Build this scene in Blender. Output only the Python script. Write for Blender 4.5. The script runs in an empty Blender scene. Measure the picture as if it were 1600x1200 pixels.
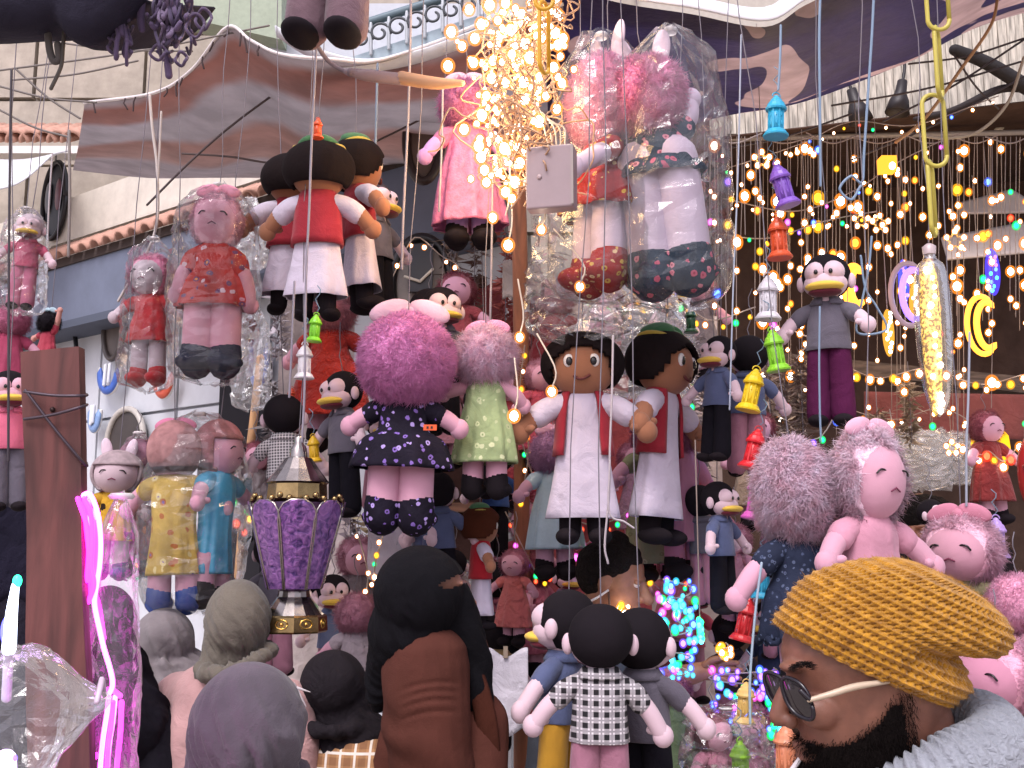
import bpy, math, random
import numpy as np
from mathutils import Vector, Matrix, noise

# ------------------------------------------------------------------ camera, sky, sun, exposure
SC = bpy.context.scene
COL = SC.collection
FPX = 1700.0            # focal length in pixels of the 1600 px wide photograph
CAMZ = 1.68
PITCH = math.radians(9)
cam_d = bpy.data.cameras.new('camera')
cam = bpy.data.objects.new('camera', cam_d)
COL.objects.link(cam)
cam.location = (0, 0, CAMZ)
cam.rotation_euler = (math.pi / 2 + PITCH, 0, 0)
cam_d.sensor_width = 36.0
cam_d.lens = 36.0 * FPX / 1600
cam_d.clip_end = 600
cam_d.clip_start = 0.05
SC.camera = cam
world = bpy.data.worlds.new('World')
SC.world = world
world.use_nodes = True
wn = world.node_tree
bgn = wn.nodes['Background']
sky = wn.nodes.new('ShaderNodeTexSky')
sky.sky_type = 'NISHITA'
sky.sun_disc = False
SUN_EL, SUN_AZ = math.radians(52), math.radians(200)   # azimuth clockwise from +Y: behind the camera, a little left
sky.sun_elevation = SUN_EL
sky.sun_rotation = SUN_AZ
sky.dust_density = 4.0
hsv = wn.nodes.new('ShaderNodeHueSaturation')           # an overcast sky is nearly grey
hsv.inputs['Saturation'].default_value = 0.3
wn.links.new(sky.outputs[0], hsv.inputs['Color'])
tint = wn.nodes.new('ShaderNodeMix'); tint.data_type = 'RGBA'; tint.blend_type = 'MULTIPLY'; tint.inputs[0].default_value = 1
tint.inputs[7].default_value = (1.0, .935, 1.045, 1)
wn.links.new(hsv.outputs[0], tint.inputs[6])
wn.links.new(tint.outputs[2], bgn.inputs['Color'])
bgn.inputs['Strength'].default_value = 0.15
sun_d = bpy.data.lights.new('sun', 'SUN')
sun_d.energy = 0.9
sun_d.angle = math.radians(18)
sun_d.color = (1.0, 0.97, 0.93)
sun = bpy.data.objects.new('sun', sun_d)
COL.objects.link(sun)
sv = Vector((math.sin(SUN_AZ) * math.cos(SUN_EL), math.cos(SUN_AZ) * math.cos(SUN_EL), math.sin(SUN_EL)))
sun.rotation_euler = sv.to_track_quat('Z', 'Y').to_euler()
vs = SC.view_settings
vs.view_transform = 'Standard'
vs.look = 'None'
vs.gamma = 1.0
vs.use_curve_mapping = False
vs.exposure = 0.72
SC.cycles.use_denoising = True
SC.cycles.max_bounces = 8
SC.cycles.diffuse_bounces = 3
SC.cycles.glossy_bounces = 3
SC.cycles.transmission_bounces = 6
SC.cycles.transparent_max_bounces = 24
SC.cycles.sample_clamp_indirect = 6
SC.cycles.caustics_reflective = False
SC.cycles.caustics_refractive = False

RND = random.Random(7)
NPR = np.random.default_rng(7)
CP, SP = math.cos(PITCH), math.sin(PITCH)

def P(px, py, d, off=0.0):
    """the place in the street seen at photograph pixel (px,py) at depth d"""
    x = (px - 800) / FPX * d
    u = (600 - py) / FPX * d
    return Vector((x, (d + off) * CP - u * SP, CAMZ + (d + off) * SP + u * CP))

# ------------------------------------------------------------------ materials
MATS = {}
def lin(h):
    if isinstance(h, str):
        h = h.lstrip('#')
        c = [int(h[i:i + 2], 16) / 255 for i in (0, 2, 4)]
        return tuple((x / 12.92 if x < .04045 else ((x + .055) / 1.055) ** 2.4) for x in c)
    return tuple(h)

def newmat(name):
    m = bpy.data.materials.new(name)
    m.use_nodes = True
    n = m.node_tree
    return m, n.nodes, n.links, n.nodes['Principled BSDF']

def ramp2(nodes, a, b, pa, pb):
    r = nodes.new('ShaderNodeValToRGB')
    r.color_ramp.elements[0].position = pa
    r.color_ramp.elements[1].position = pb
    r.color_ramp.elements[0].color = (*a, 1)
    r.color_ramp.elements[1].color = (*b, 1)
    return r

def mixc(nodes, links, fac, a, b):
    m = nodes.new('ShaderNodeMix')
    m.data_type = 'RGBA'
    for sock, v in ((m.inputs[0], fac), (m.inputs[6], a), (m.inputs[7], b)):
        if hasattr(v, 'is_output'):
            links.new(v, sock)
        elif isinstance(v, (int, float)):
            sock.default_value = v
        else:
            sock.default_value = (*v, 1)
    return m.outputs[2]

def tex(nodes, links, kind, scale, coord='Object', **kw):
    tc = nodes.new('ShaderNodeTexCoord')
    t = nodes.new(kind)
    t.inputs['Scale'].default_value = scale
    for k, v in kw.items():
        if k in t.inputs:
            t.inputs[k].default_value = v
        else:
            setattr(t, k, v)
    links.new(tc.outputs[coord], t.inputs['Vector'])
    return t

def bump(nodes, links, b, height, strength, dist=0.01):
    bp = nodes.new('ShaderNodeBump')
    bp.inputs['Strength'].default_value = strength
    bp.inputs['Distance'].default_value = dist
    links.new(height, bp.inputs['Height'])
    links.new(bp.outputs[0], b.inputs['Normal'])

def cloth(col, rough=.85, var=.18, wr=.35, sheen=.15, wscale=14, key=None):
    k = key or ('cloth', col, rough, var, wr, sheen, wscale)
    if k in MATS:
        return MATS[k]
    m, n, l, b = newmat('cloth')
    c = lin(col)
    t = tex(n, l, 'ShaderNodeTexNoise', 9, Detail=4)
    dark = tuple(x * (1 - var) for x in c)
    lite = tuple(min(.92, x * (1 + var)) for x in c)
    r = ramp2(n, dark, lite, .3, .7)
    l.new(t.outputs[0], r.inputs[0])
    l.new(r.outputs[0], b.inputs['Base Color'])
    b.inputs['Roughness'].default_value = rough
    b.inputs['Specular IOR Level'].default_value = .25 if max(c) > .08 else .12
    b.inputs['Sheen Weight'].default_value = sheen if max(c) > .08 else 0.0
    t2 = tex(n, l, 'ShaderNodeTexNoise', wscale, Detail=5, Distortion=.6)
    t3 = tex(n, l, 'ShaderNodeTexNoise', 420, Detail=1)
    ad = n.new('ShaderNodeMath'); ad.operation = 'MULTIPLY_ADD'
    l.new(t3.outputs[0], ad.inputs[0]); ad.inputs[1].default_value = .06
    l.new(t2.outputs[0], ad.inputs[2])
    bump(n, l, b, ad.outputs[0], wr, .03)
    MATS[k] = m
    return m

def plain(col, rough=.5, metal=0, spec=.5, var=0.0, bumpv=0, scale=20, key=None, trans=0, coat=0):
    k = key or ('plain', str(col), rough, metal, spec, var, bumpv, scale, trans, coat)
    if k in MATS:
        return MATS[k]
    m, n, l, b = newmat('plain')
    c = lin(col)
    b.inputs['Base Color'].default_value = (*c, 1)
    b.inputs['Roughness'].default_value = rough
    b.inputs['Metallic'].default_value = metal
    b.inputs['Specular IOR Level'].default_value = spec
    b.inputs['Coat Weight'].default_value = coat
    if trans:
        b.inputs['Transmission Weight'].default_value = trans
    if var or bumpv:
        t = tex(n, l, 'ShaderNodeTexNoise', scale, Detail=6, Roughness=.65)
        if var:
            r = ramp2(n, tuple(x * (1 - var) for x in c), tuple(min(.95, x * (1 + var)) for x in c), .3, .7)
            l.new(t.outputs[0], r.inputs[0])
            l.new(r.outputs[0], b.inputs['Base Color'])
        if bumpv:
            bump(n, l, b, t.outputs[0], bumpv)
    MATS[k] = m
    return m

def floral(base, c1, c2, scale=42, c3=None, key=None):
    k = ('floral', base, c1, c2, scale, c3)
    if k in MATS:
        return MATS[k]
    m, n, l, b = newmat('floral')
    v = tex(n, l, 'ShaderNodeTexVoronoi', scale, Randomness=1.0)
    nz = tex(n, l, 'ShaderNodeTexNoise', scale * 2.2, Detail=2)
    ad = n.new('ShaderNodeMath'); ad.operation = 'MULTIPLY_ADD'
    l.new(nz.outputs[0], ad.inputs[0]); ad.inputs[1].default_value = .35; l.new(v.outputs['Distance'], ad.inputs[2])
    st = n.new('ShaderNodeMath'); st.operation = 'LESS_THAN'; st.inputs[1].default_value = .46
    l.new(ad.outputs[0], st.inputs[0])
    sep = n.new('ShaderNodeSeparateColor'); l.new(v.outputs['Color'], sep.inputs[0])
    g = n.new('ShaderNodeMath'); g.operation = 'GREATER_THAN'; g.inputs[1].default_value = .5
    l.new(sep.outputs[0], g.inputs[0])
    fc = mixc(n, l, g.outputs[0], lin(c1), lin(c2))
    ce = n.new('ShaderNodeMath'); ce.operation = 'LESS_THAN'; ce.inputs[1].default_value = .28
    l.new(ad.outputs[0], ce.inputs[0])
    fc2 = mixc(n, l, ce.outputs[0], fc, lin(c3 or base))
    ba = lin(base)
    t = tex(n, l, 'ShaderNodeTexNoise', 11, Detail=4)
    r = ramp2(n, tuple(x * .75 for x in ba), tuple(x * 1.25 for x in ba), .3, .7)
    l.new(t.outputs[0], r.inputs[0])
    out = mixc(n, l, st.outputs[0], r.outputs[0], fc2)
    l.new(out, b.inputs['Base Color'])
    b.inputs['Roughness'].default_value = .85
    b.inputs['Specular IOR Level'].default_value = .2
    t2 = tex(n, l, 'ShaderNodeTexNoise', 16, Detail=5, Distortion=.8)
    bump(n, l, b, t2.outputs[0], .4, .03)
    MATS[k] = m
    return m

def plaid(bg, a, c, scale=55):
    k = ('plaid', bg, a, c, scale)
    if k in MATS:
        return MATS[k]
    m, n, l, b = newmat('plaid')
    tc = n.new('ShaderNodeTexCoord')
    outs = []
    for ax, wdt in (('X', .52), ('Z', .52)):
        w = n.new('ShaderNodeTexWave'); w.wave_type = 'BANDS'; w.bands_direction = ax
        w.inputs['Scale'].default_value = scale / 6.283 * 2
        l.new(tc.outputs['Object'], w.inputs['Vector'])
        s = n.new('ShaderNodeMath'); s.operation = 'GREATER_THAN'; s.inputs[1].default_value = wdt
        l.new(w.outputs['Fac'], s.inputs[0])
        s2 = n.new('ShaderNodeMath'); s2.operation = 'LESS_THAN'; s2.inputs[1].default_value = .06
        l.new(w.outputs['Fac'], s2.inputs[0])
        outs.append((s.outputs[0], s2.outputs[0]))
    av = n.new('ShaderNodeMath'); av.operation = 'ADD'
    l.new(outs[0][0], av.inputs[0]); l.new(outs[1][0], av.inputs[1])
    hv = n.new('ShaderNodeMath'); hv.operation = 'MULTIPLY'; hv.inputs[1].default_value = .5
    l.new(av.outputs[0], hv.inputs[0])
    c1 = mixc(n, l, hv.outputs[0], lin(bg), lin(a))
    mx = n.new('ShaderNodeMath'); mx.operation = 'MAXIMUM'
    l.new(outs[0][1], mx.inputs[0]); l.new(outs[1][1], mx.inputs[1])
    c2 = mixc(n, l, mx.outputs[0], c1, lin(c))
    l.new(c2, b.inputs['Base Color'])
    b.inputs['Roughness'].default_value = .9
    t2 = tex(n, l, 'ShaderNodeTexNoise', 16, Detail=5, Distortion=.8)
    bump(n, l, b, t2.outputs[0], .35, .03)
    MATS[k] = m
    return m

def furmat(col, tip=None):
    k = ('fur', col, tip)
    if k in MATS:
        return MATS[k]
    m, n, l, b = newmat('fur')
    c = lin(col)
    t = tex(n, l, 'ShaderNodeTexNoise', 38, Detail=3)
    r = ramp2(n, tuple(x * .82 for x in c), tuple(min(.9, x * 1.3 + .04) for x in c), .3, .7)
    l.new(t.outputs[0], r.inputs[0])
    l.new(r.outputs[0], b.inputs['Base Color'])
    b.inputs['Roughness'].default_value = .8
    b.inputs['Specular IOR Level'].default_value = .05
    # strands are shaded as a pile: normal follows the ball they grow on, a little disturbed
    tc = n.new('ShaderNodeTexCoord'); vt = n.new('ShaderNodeVectorTransform'); vt.vector_type = 'NORMAL'; vt.convert_from = 'OBJECT'; vt.convert_to = 'WORLD'
    l.new(tc.outputs['Object'], vt.inputs[0])
    nm = n.new('ShaderNodeVectorMath'); nm.operation = 'NORMALIZE'; l.new(vt.outputs[0], nm.inputs[0])
    ge = n.new('ShaderNodeNewGeometry'); sc_ = n.new('ShaderNodeVectorMath'); sc_.operation = 'SCALE'; sc_.inputs['Scale'].default_value = .35
    l.new(ge.outputs['Normal'], sc_.inputs[0])
    ad = n.new('ShaderNodeVectorMath'); l.new(nm.outputs[0], ad.inputs[0]); l.new(sc_.outputs[0], ad.inputs[1])
    nn = n.new('ShaderNodeVectorMath'); nn.operation = 'NORMALIZE'; l.new(ad.outputs[0], nn.inputs[0])
    l.new(nn.outputs[0], b.inputs['Normal'])
    tl = n.new('ShaderNodeBsdfTranslucent'); l.new(r.outputs[0], tl.inputs[0])
    ms = n.new('ShaderNodeMixShader'); ms.inputs[0].default_value = .45
    l.new(b.outputs[0], ms.inputs[1]); l.new(tl.outputs[0], ms.inputs[2]); l.new(ms.outputs[0], n['Material Output'].inputs[0])
    MATS[k] = m
    return m

def glow(col, s, key=None):
    k = key or ('glow', str(col), s)
    if k in MATS:
        return MATS[k]
    m, n, l, b = newmat('glow')
    b.inputs['Base Color'].default_value = (*lin(col), 1)
    b.inputs['Emission Color'].default_value = (*lin(col), 1)
    b.inputs['Emission Strength'].default_value = s
    b.inputs['Roughness'].default_value = .4
    MATS[k] = m
    return m

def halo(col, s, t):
    """see-through emissive shell: paints the glow round bulb cores, also serves lit lamp shades"""
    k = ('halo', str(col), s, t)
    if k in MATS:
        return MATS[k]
    m, n, l, b = newmat('glow_shell')
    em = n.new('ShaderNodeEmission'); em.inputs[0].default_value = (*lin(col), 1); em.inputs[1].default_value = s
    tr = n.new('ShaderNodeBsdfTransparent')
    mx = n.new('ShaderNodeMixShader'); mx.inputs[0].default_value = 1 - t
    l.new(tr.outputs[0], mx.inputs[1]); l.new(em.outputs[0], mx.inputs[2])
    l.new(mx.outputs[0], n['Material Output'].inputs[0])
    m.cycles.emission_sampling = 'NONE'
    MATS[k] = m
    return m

def film(haze=.05, gloss=.22, tint=(1, 1, 1), rough=.06):
    k = ('film', haze, gloss, tint, rough)
    if k in MATS:
        return MATS[k]
    m, n, l, b = newmat('clear_film')
    tr = n.new('ShaderNodeBsdfTransparent'); tr.inputs[0].default_value = (*tint, 1)
    gl = n.new('ShaderNodeBsdfGlossy'); gl.inputs['Roughness'].default_value = rough
    df = n.new('ShaderNodeBsdfDiffuse'); df.inputs[0].default_value = (.8, .8, .82, 1)
    fr = n.new('ShaderNodeFresnel'); fr.inputs[0].default_value = 1.5
    t = tex(n, l, 'ShaderNodeTexNoise', 22, Detail=4, Distortion=1.6)
    bp = n.new('ShaderNodeBump'); bp.inputs['Strength'].default_value = .18; bp.inputs['Distance'].default_value = .02
    l.new(t.outputs[0], bp.inputs['Height'])
    l.new(bp.outputs[0], gl.inputs['Normal']); l.new(bp.outputs[0], fr.inputs['Normal'])
    fm = n.new('ShaderNodeMath'); fm.operation = 'MULTIPLY_ADD'; fm.use_clamp = True
    l.new(fr.outputs[0], fm.inputs[0]); fm.inputs[1].default_value = .6; fm.inputs[2].default_value = gloss * .2
    m1 = n.new('ShaderNodeMixShader'); m1.inputs[0].default_value = haze
    l.new(tr.outputs[0], m1.inputs[1]); l.new(df.outputs[0], m1.inputs[2])
    m2 = n.new('ShaderNodeMixShader'); l.new(fm.outputs[0], m2.inputs[0])
    l.new(m1.outputs[0], m2.inputs[1]); l.new(gl.outputs[0], m2.inputs[2])
    l.new(m2.outputs[0], n['Material Output'].inputs[0])
    MATS[k] = m
    return m

def wood(col, key=None, scale=6, axis='Z'):
    k = ('wood', col, scale, axis)
    if k in MATS:
        return MATS[k]
    m, n, l, b = newmat('wood')
    tc = n.new('ShaderNodeTexCoord'); mp = n.new('ShaderNodeMapping')
    st = {'X': (.12, 1, 1), 'Y': (1, .12, 1), 'Z': (1, 1, .12)}[axis]
    mp.inputs['Scale'].default_value = st
    l.new(tc.outputs['Object'], mp.inputs[0])
    t = n.new('ShaderNodeTexNoise'); t.inputs['Scale'].default_value = scale * 9; t.inputs['Detail'].default_value = 7
    t.inputs['Distortion'].default_value = .5
    l.new(mp.outputs[0], t.inputs['Vector'])
    c = lin(col)
    r = ramp2(n, tuple(x * .5 for x in c), tuple(x * 1.35 for x in c), .32, .68)
    l.new(t.outputs[0], r.inputs[0])
    l.new(r.outputs[0], b.inputs['Base Color'])
    b.inputs['Roughness'].default_value = .75
    bump(n, l, b, t.outputs[0], .5)
    MATS[k] = m
    return m

# ------------------------------------------------------------------ mesh helpers (numpy)
def catmull(pts, n):
    p = np.array(pts, float)
    if len(p) < 3:
        t = np.linspace(0, 1, n)[:, None]
        return p[0] * (1 - t) + p[-1] * t
    q = np.vstack([2 * p[0] - p[1], p, 2 * p[-1] - p[-2]])
    s = np.linspace(0, len(p) - 1 - 1e-9, n)
    i = s.astype(int); f = (s - i)[:, None]
    a, b, c, d = q[i], q[i + 1], q[i + 2], q[i + 3]
    return .5 * ((2 * b) + (-a + c) * f + (2 * a - 5 * b + 4 * c - d) * f ** 2 + (-a + 3 * b - 3 * c + d) * f ** 3)

def gridfaces(nu, nv, wrap):
    i = np.arange(nv - 1)[:, None]; m = nu if wrap else nu - 1
    j = np.arange(m)[None, :]; j2 = (j + 1) % nu
    a = i * nu + j; b = i * nu + j2; c = (i + 1) * nu + j2; d = (i + 1) * nu + j
    return np.stack([a, b, c, d], -1).reshape(-1, 4).tolist()

def ell(c, r, seg=18, rings=12, rot=None):
    th = np.linspace(0, math.pi, rings + 1)[1:-1]
    ph = np.linspace(0, 2 * math.pi, seg, endpoint=False)
    T, F = np.meshgrid(th, ph, indexing='ij')
    v = np.stack([np.sin(T) * np.cos(F), np.sin(T) * np.sin(F), -np.cos(T)], -1).reshape(-1, 3)
    v = np.vstack([v, [[0, 0, -1], [0, 0, 1]]]) * np.array(r)
    f = gridfaces(seg, rings - 1, True)
    nb = len(v)
    for j in range(seg):
        f.append([nb - 2, (j + 1) % seg, j])
        o = (rings - 2) * seg
        f.append([nb - 1, o + j, o + (j + 1) % seg])
    if rot is not None:
        v = v @ np.array(Matrix.Rotation(math.radians(rot[0]), 3, rot[1])).T if isinstance(rot, tuple) else v @ np.array(rot).T
    return v + np.array(c), f

def tube(pts, rad, seg=9, n=None, caps=True, flat=1.0):
    p = np.array(pts, float)
    r = np.array(rad if hasattr(rad, '__len__') else [rad] * len(p), float)
    if n:
        rr = np.interp(np.linspace(0, len(p) - 1, n), np.arange(len(p)), r)
        p = catmull(p, n); r = rr
    if caps:
        d0 = p[0] - p[1]; d0 = d0 / (np.linalg.norm(d0) + 1e-9)
        d1 = p[-1] - p[-2]; d1 = d1 / (np.linalg.norm(d1) + 1e-9)
        ks = (.98, .8, .4)
        pre = [p[0] + d0 * r[0] * k for k in ks]; post = [p[-1] + d1 * r[-1] * k for k in ks[::-1]]
        kr = (.2, .6, .92)
        p = np.vstack([pre, p, post]); r = np.concatenate([[r[0] * k for k in kr], r, [r[-1] * k for k in kr[::-1]]])
    t = np.gradient(p, axis=0)
    t /= (np.linalg.norm(t, axis=1)[:, None] + 1e-12)
    up = np.array([0, -1, 0.]) if abs(t[0][1]) < .9 else np.array([1., 0, 0])
    ph = np.linspace(0, 2 * math.pi, seg, endpoint=False)
    V = []
    a = np.cross(t[0], up); a /= np.linalg.norm(a)
    for k in range(len(p)):
        a = a - t[k] * np.dot(a, t[k]); a /= (np.linalg.norm(a) + 1e-12)
        b = np.cross(t[k], a)
        V.append(p[k] + r[k] * (np.cos(ph)[:, None] * a + flat * np.sin(ph)[:, None] * b))
    v = np.vstack(V)
    f = gridfaces(seg, len(p), True)
    f.append(list(range(seg))[::-1])
    f.append([(len(p) - 1) * seg + j for j in range(seg)])
    return v, f

def lathe(prof, seg=28, sy=1.0, ruf=(0, 0, 0), a0=None, a1=None, nz=None, c=(0, 0, 0)):
    """prof: (r,z) list; ruffle amplitude grows along the profile; a0..a1 (deg, 0 = front -Y) for open shells"""
    p = np.array(prof, float)
    if nz:
        p = catmull(p, nz)
    if a0 is None:
        ph = np.linspace(0, 2 * math.pi, seg, endpoint=False); wrap = True
    else:
        ph = np.linspace(math.radians(a0), math.radians(a1), seg); wrap = False
    k = np.linspace(0, 1, len(p))[:, None]
    amp, cnt, fs = ruf
    w = 1 + amp * k ** 1.5 * (np.sin(ph[None] * cnt + fs + 1.5 * k) + .5 * np.sin(ph[None] * (cnt * 1.7 // 1) + fs * 2))
    R = p[:, :1] * w
    X = R * np.sin(ph)[None]; Y = -R * np.cos(ph)[None] * sy
    Z = np.repeat(p[:, 1:2], len(ph), 1)
    v = np.stack([X, Y, Z], -1).reshape(-1, 3) + np.array(c)
    f = [q[::-1] for q in gridfaces(len(ph), len(p), wrap)]
    return v, f

def box(c, s, rot=None):
    v = np.array([[x, y, z] for z in (-.5, .5) for y in (-.5, .5) for x in (-.5, .5)]) * np.array(s)
    if rot is not None:
        v = v @ np.array(rot).T
    return v + np.array(c), [[0, 2, 3, 1], [4, 5, 7, 6], [0, 1, 5, 4], [2, 6, 7, 3], [0, 4, 6, 2], [1, 3, 7, 5]]

def sheet(rows, nu, nv, sag=None):
    """rows: list of polylines (same direction), lofted into a nu x nv grid"""
    R = [catmull(np.array([tuple(q) for q in r]), nu) for r in rows]
    R = np.array(R)
    out = np.stack([catmull(R[:, j], nv) for j in range(nu)], 1)
    if sag is not None:
        out = sag(out)
    return out.reshape(-1, 3), gridfaces(nu, nv, False)

def vnoise(v, s, seed=0):
    return np.array([noise.noise(Vector((x * s + seed, y * s - seed, z * s + 2 * seed))) for x, y, z in v])

def fur(c, r, n, ln, wd, seed=1, down=.25, keep=None, curl=.5):
    g = np.random.default_rng(seed)
    d = g.normal(size=(n, 3)); d /= np.linalg.norm(d, axis=1)[:, None]
    if keep is not None:
        d = d[keep(d)]
    n = len(d)
    r = np.array(r)
    b = d * r * .97
    nn = d / r; nn /= np.linalg.norm(nn, axis=1)[:, None]
    fx = np.stack([np.sin(d[:, 1] * 7 + d[:, 2] * 5 + seed), np.sin(d[:, 2] * 6 + d[:, 0] * 8), np.sin(d[:, 0] * 7 - d[:, 1] * 6 + seed)], -1)
    dr = .55 * nn + curl * fx + g.normal(size=(n, 3)) * .42 + np.array([0, 0, -down])
    dr /= np.linalg.norm(dr, axis=1)[:, None]
    sd = np.cross(dr, g.normal(size=(n, 3))); sd /= np.linalg.norm(sd, axis=1)[:, None]
    L = ln * g.uniform(.6, 1.25, n)[:, None]
    w = wd * g.uniform(.7, 1.3, n)[:, None]
    mid = b + dr * L * .55
    tip = b + dr * L * .8 + (g.normal(size=(n, 3)) * .35 + np.array([0, 0, -down])) * L * .6
    v = np.stack([b - sd * w, b + sd * w, mid + sd * w * .7, mid - sd * w * .7, tip], 1).reshape(-1, 3) + np.array(c)
    i = np.arange(n)[:, None] * 5
    f = (i + np.array([0, 1, 2, 3])).tolist() + (i + np.array([3, 2, 4])).tolist()
    return v, f

class MB:
    def __init__(s, *gs):
        s.v, s.f, s.k = [], [], 0
        for g in gs:
            s.add(g)
    def add(s, g, k=1.0):
        v, f = g
        v = np.asarray(v, float) * k
        o = s.k
        s.v.append(v)
        s.f += [[i + o for i in q] for q in f] if o else f
        s.k += len(v)
        return s
    def mesh(s, name, mat, smooth=True, org=None, scale=1.0):
        v = np.vstack(s.v) * scale
        if org is not None:
            v = v - np.array(org)
        me = bpy.data.meshes.new(name)
        me.from_pydata(v.tolist(), [], s.f)
        if mat:
            me.materials.append(mat)
        if smooth:
            me.polygons.foreach_set('use_smooth', [True] * len(me.polygons))
        me.update()
        return me
    def obj(s, name, mat, parent=None, smooth=True, org=None, scale=1.0, solid=0):
        o = bpy.data.objects.new(name, s.mesh(name, mat, smooth, org, scale))
        COL.objects.link(o)
        if parent:
            o.parent = parent
        if solid:
            md = o.modifiers.new('thickness', 'SOLIDIFY'); md.thickness = solid; md.offset = 0
        return o

def mk(name, mat, parent, *gs, smooth=True, k=1.0, org=None, solid=0):
    return MB(*gs).obj(name, mat, parent, smooth, org, k, solid)

def inst(name, me, parent, loc=(0, 0, 0), rot=None, sc=None):
    o = bpy.data.objects.new(name, me)
    COL.objects.link(o)
    o.parent = parent
    o.location = loc
    if rot: o.rotation_euler = rot
    if sc: o.scale = (sc, sc, sc) if isinstance(sc, (int, float)) else sc
    return o

def tag(o, label, cat, group=None):
    o['label'] = label; o['category'] = cat
    if group: o['group'] = group
    return o

def struct(o):
    o['kind'] = 'structure'
    return o

def thing(name, label, cat, loc, rz=0, tilt=(0, 0), group=None):
    o = bpy.data.objects.new(name, None)
    COL.objects.link(o)
    o.empty_display_size = .05
    o.location = loc
    o.rotation_mode = 'ZYX'
    o.rotation_euler = Matrix.Rotation(math.radians(tilt[1]), 3, 'Y').__matmul__(Matrix.Rotation(math.radians(tilt[0]), 3, 'X')).__matmul__(Matrix.Rotation(math.radians(rz), 3, 'Z')).to_euler('ZYX')
    return tag(o, label, cat, group)

def blob(shapes, voxel, smooth=6, post=None):
    """one continuous skin over several volumes"""
    m = MB(*shapes)
    me = m.mesh('tmp', None)
    o = bpy.data.objects.new('tmp', me)
    COL.objects.link(o)
    r = o.modifiers.new('r', 'REMESH'); r.mode = 'VOXEL'; r.voxel_size = voxel
    s = o.modifiers.new('s', 'SMOOTH'); s.iterations = smooth; s.factor = .5
    dg = bpy.context.evaluated_depsgraph_get()
    dg.update()
    ev = o.evaluated_get(dg).to_mesh()
    n = len(ev.vertices)
    v = np.empty(n * 3); ev.vertices.foreach_get('co', v); v = v.reshape(-1, 3)
    nr = np.empty(n * 3); ev.vertices.foreach_get('normal', nr); nr = nr.reshape(-1, 3)
    f = [list(p.vertices) for p in ev.polygons]
    bpy.data.objects.remove(o)
    if post is not None:
        v = v + nr * post(v, nr)[:, None]
    return v, f, nr
# ------------------------------------------------------------------ the setting
gr = MB(box((0, 60, -.05), (300, 300, .1))).obj('ground', plain('#a89f96', .9, var=.2, bumpv=.4, scale=3), smooth=False)
struct(gr)

def plane_hit(px, py, A, B, off=0.0):
    """where the sight line meets the upright wall over the ground line A-B, off metres in front of it"""
    o = Vector((0, 0, CAMZ)); dr = P(px, py, 1.0) - o
    t = Vector((B[0] - A[0], B[1] - A[1], 0)).normalized()
    nrm = Vector((t.y, -t.x, 0))
    if nrm.y > 0: nrm = -nrm
    p0 = Vector((A[0], A[1], 0)) + nrm * off
    k = (p0 - o).dot(nrm) / dr.dot(nrm)
    return o + dr * k

# --- stone faced building behind everything on the left
M_STONE = plain('#a99f92', .9, var=.22, bumpv=.5, scale=5)
bld = thing('stone_building', 'pale stone block building rising behind the striped awning', 'building', (-3, 9.2, 0))
BY = 9.2
mk('wall', plain('#b9b1a6', .9, var=.08), bld, box((-2.2, BY + .35, 4.5), (13, .6, 9)), smooth=False, org=bld.location)
bw, bh = .98, .62
for r in range(8):
    for c in range(9):
        x = -7.2 + c * bw + (bw / 2 if r % 2 else 0)
        z = 4.15 + r * bh
        w = bw - .03
        inst('stone_block', MB(box((0, 0, 0), (w, .1, bh - .03))).mesh('stone_block', M_STONE, False), bld,
             Vector((x, BY + .02 + RND.uniform(-.012, .012), z)) - bld.location) if (r or c) else None
# roof-tile eave low on that building, with white canopy below it
M_TILE = plain('#b98e7c', .8, var=.25, bumpv=.4, scale=14)
eave = MB()
tileme = MB(lathe([(.075, 0), (.085, .5)], 8, 1.0, a0=-95, a1=95)).mesh('roof_tile', M_TILE)
p0 = P(-60, 222, 8.6); p1 = P(112, 222, 8.6)
for i in range(9):
    p = p0.lerp(p1, i / 8)
    t = inst('roof_tile', tileme, bld, p - bld.location, (math.radians(-62), 0, 0))
    md = t.modifiers.new('thickness', 'SOLIDIFY'); md.thickness = .02
mk('gutter', plain('#d8d4cf', .6), bld, box((p0 + p1) / 2 + Vector((0, -.02, -.1)), (1.1, .16, .06)), smooth=False, org=bld.location)
can = tag(MB(sheet([[P(-80, 245, 8), P(30, 250, 8), P(106, 236, 8)], [P(-80, 300, 6.8), P(20, 290, 6.8), P(84, 240, 7.2)]], 14, 8)).obj('canopy', plain('#d9dbe0', .7, var=.05), solid=.01),
          'plain white canvas canopy under the scalloped roof tiles', 'canopy')

# --- shop front: tiled eave, blue fascia, pale wall
A = P(60, 405, 7.5); B = P(400, 300, 6.1)
tv = Vector((B.x - A.x, B.y - A.y, 0)).normalized(); nv = Vector((tv.y, -tv.x, 0))
if nv.y > 0: nv = -nv
SA = Vector((A.x, A.y, 0)) - tv * 2.2 - nv * .28; SB = Vector((B.x, B.y, 0)) + tv * 1.6 - nv * .28
ang = math.atan2(tv.y, tv.x)
shop = thing('shop_building', 'white panelled shop front with blue fascia and tiled eave', 'building', ((SA + SB) / 2))
Rz = Matrix.Rotation(ang, 3, 'Z')
def shopbox(a, b, z0, z1, off, th):
    c = SA.lerp(SB, (a + b) / 2) + nv * off; ln = (SB - SA).length * (b - a)
    return box((c.x, c.y, (z0 + z1) / 2), (ln, th, z1 - z0), Rz)
M_PANEL = plain('#c3c6cc', .55, var=.07, bumpv=.08, scale=6)
mk('wall', plain('#8d8f94', .8, var=.1), shop, shopbox(0, 1, 0, 3.62, -.06, .1), smooth=False, org=shop.location)
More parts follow.
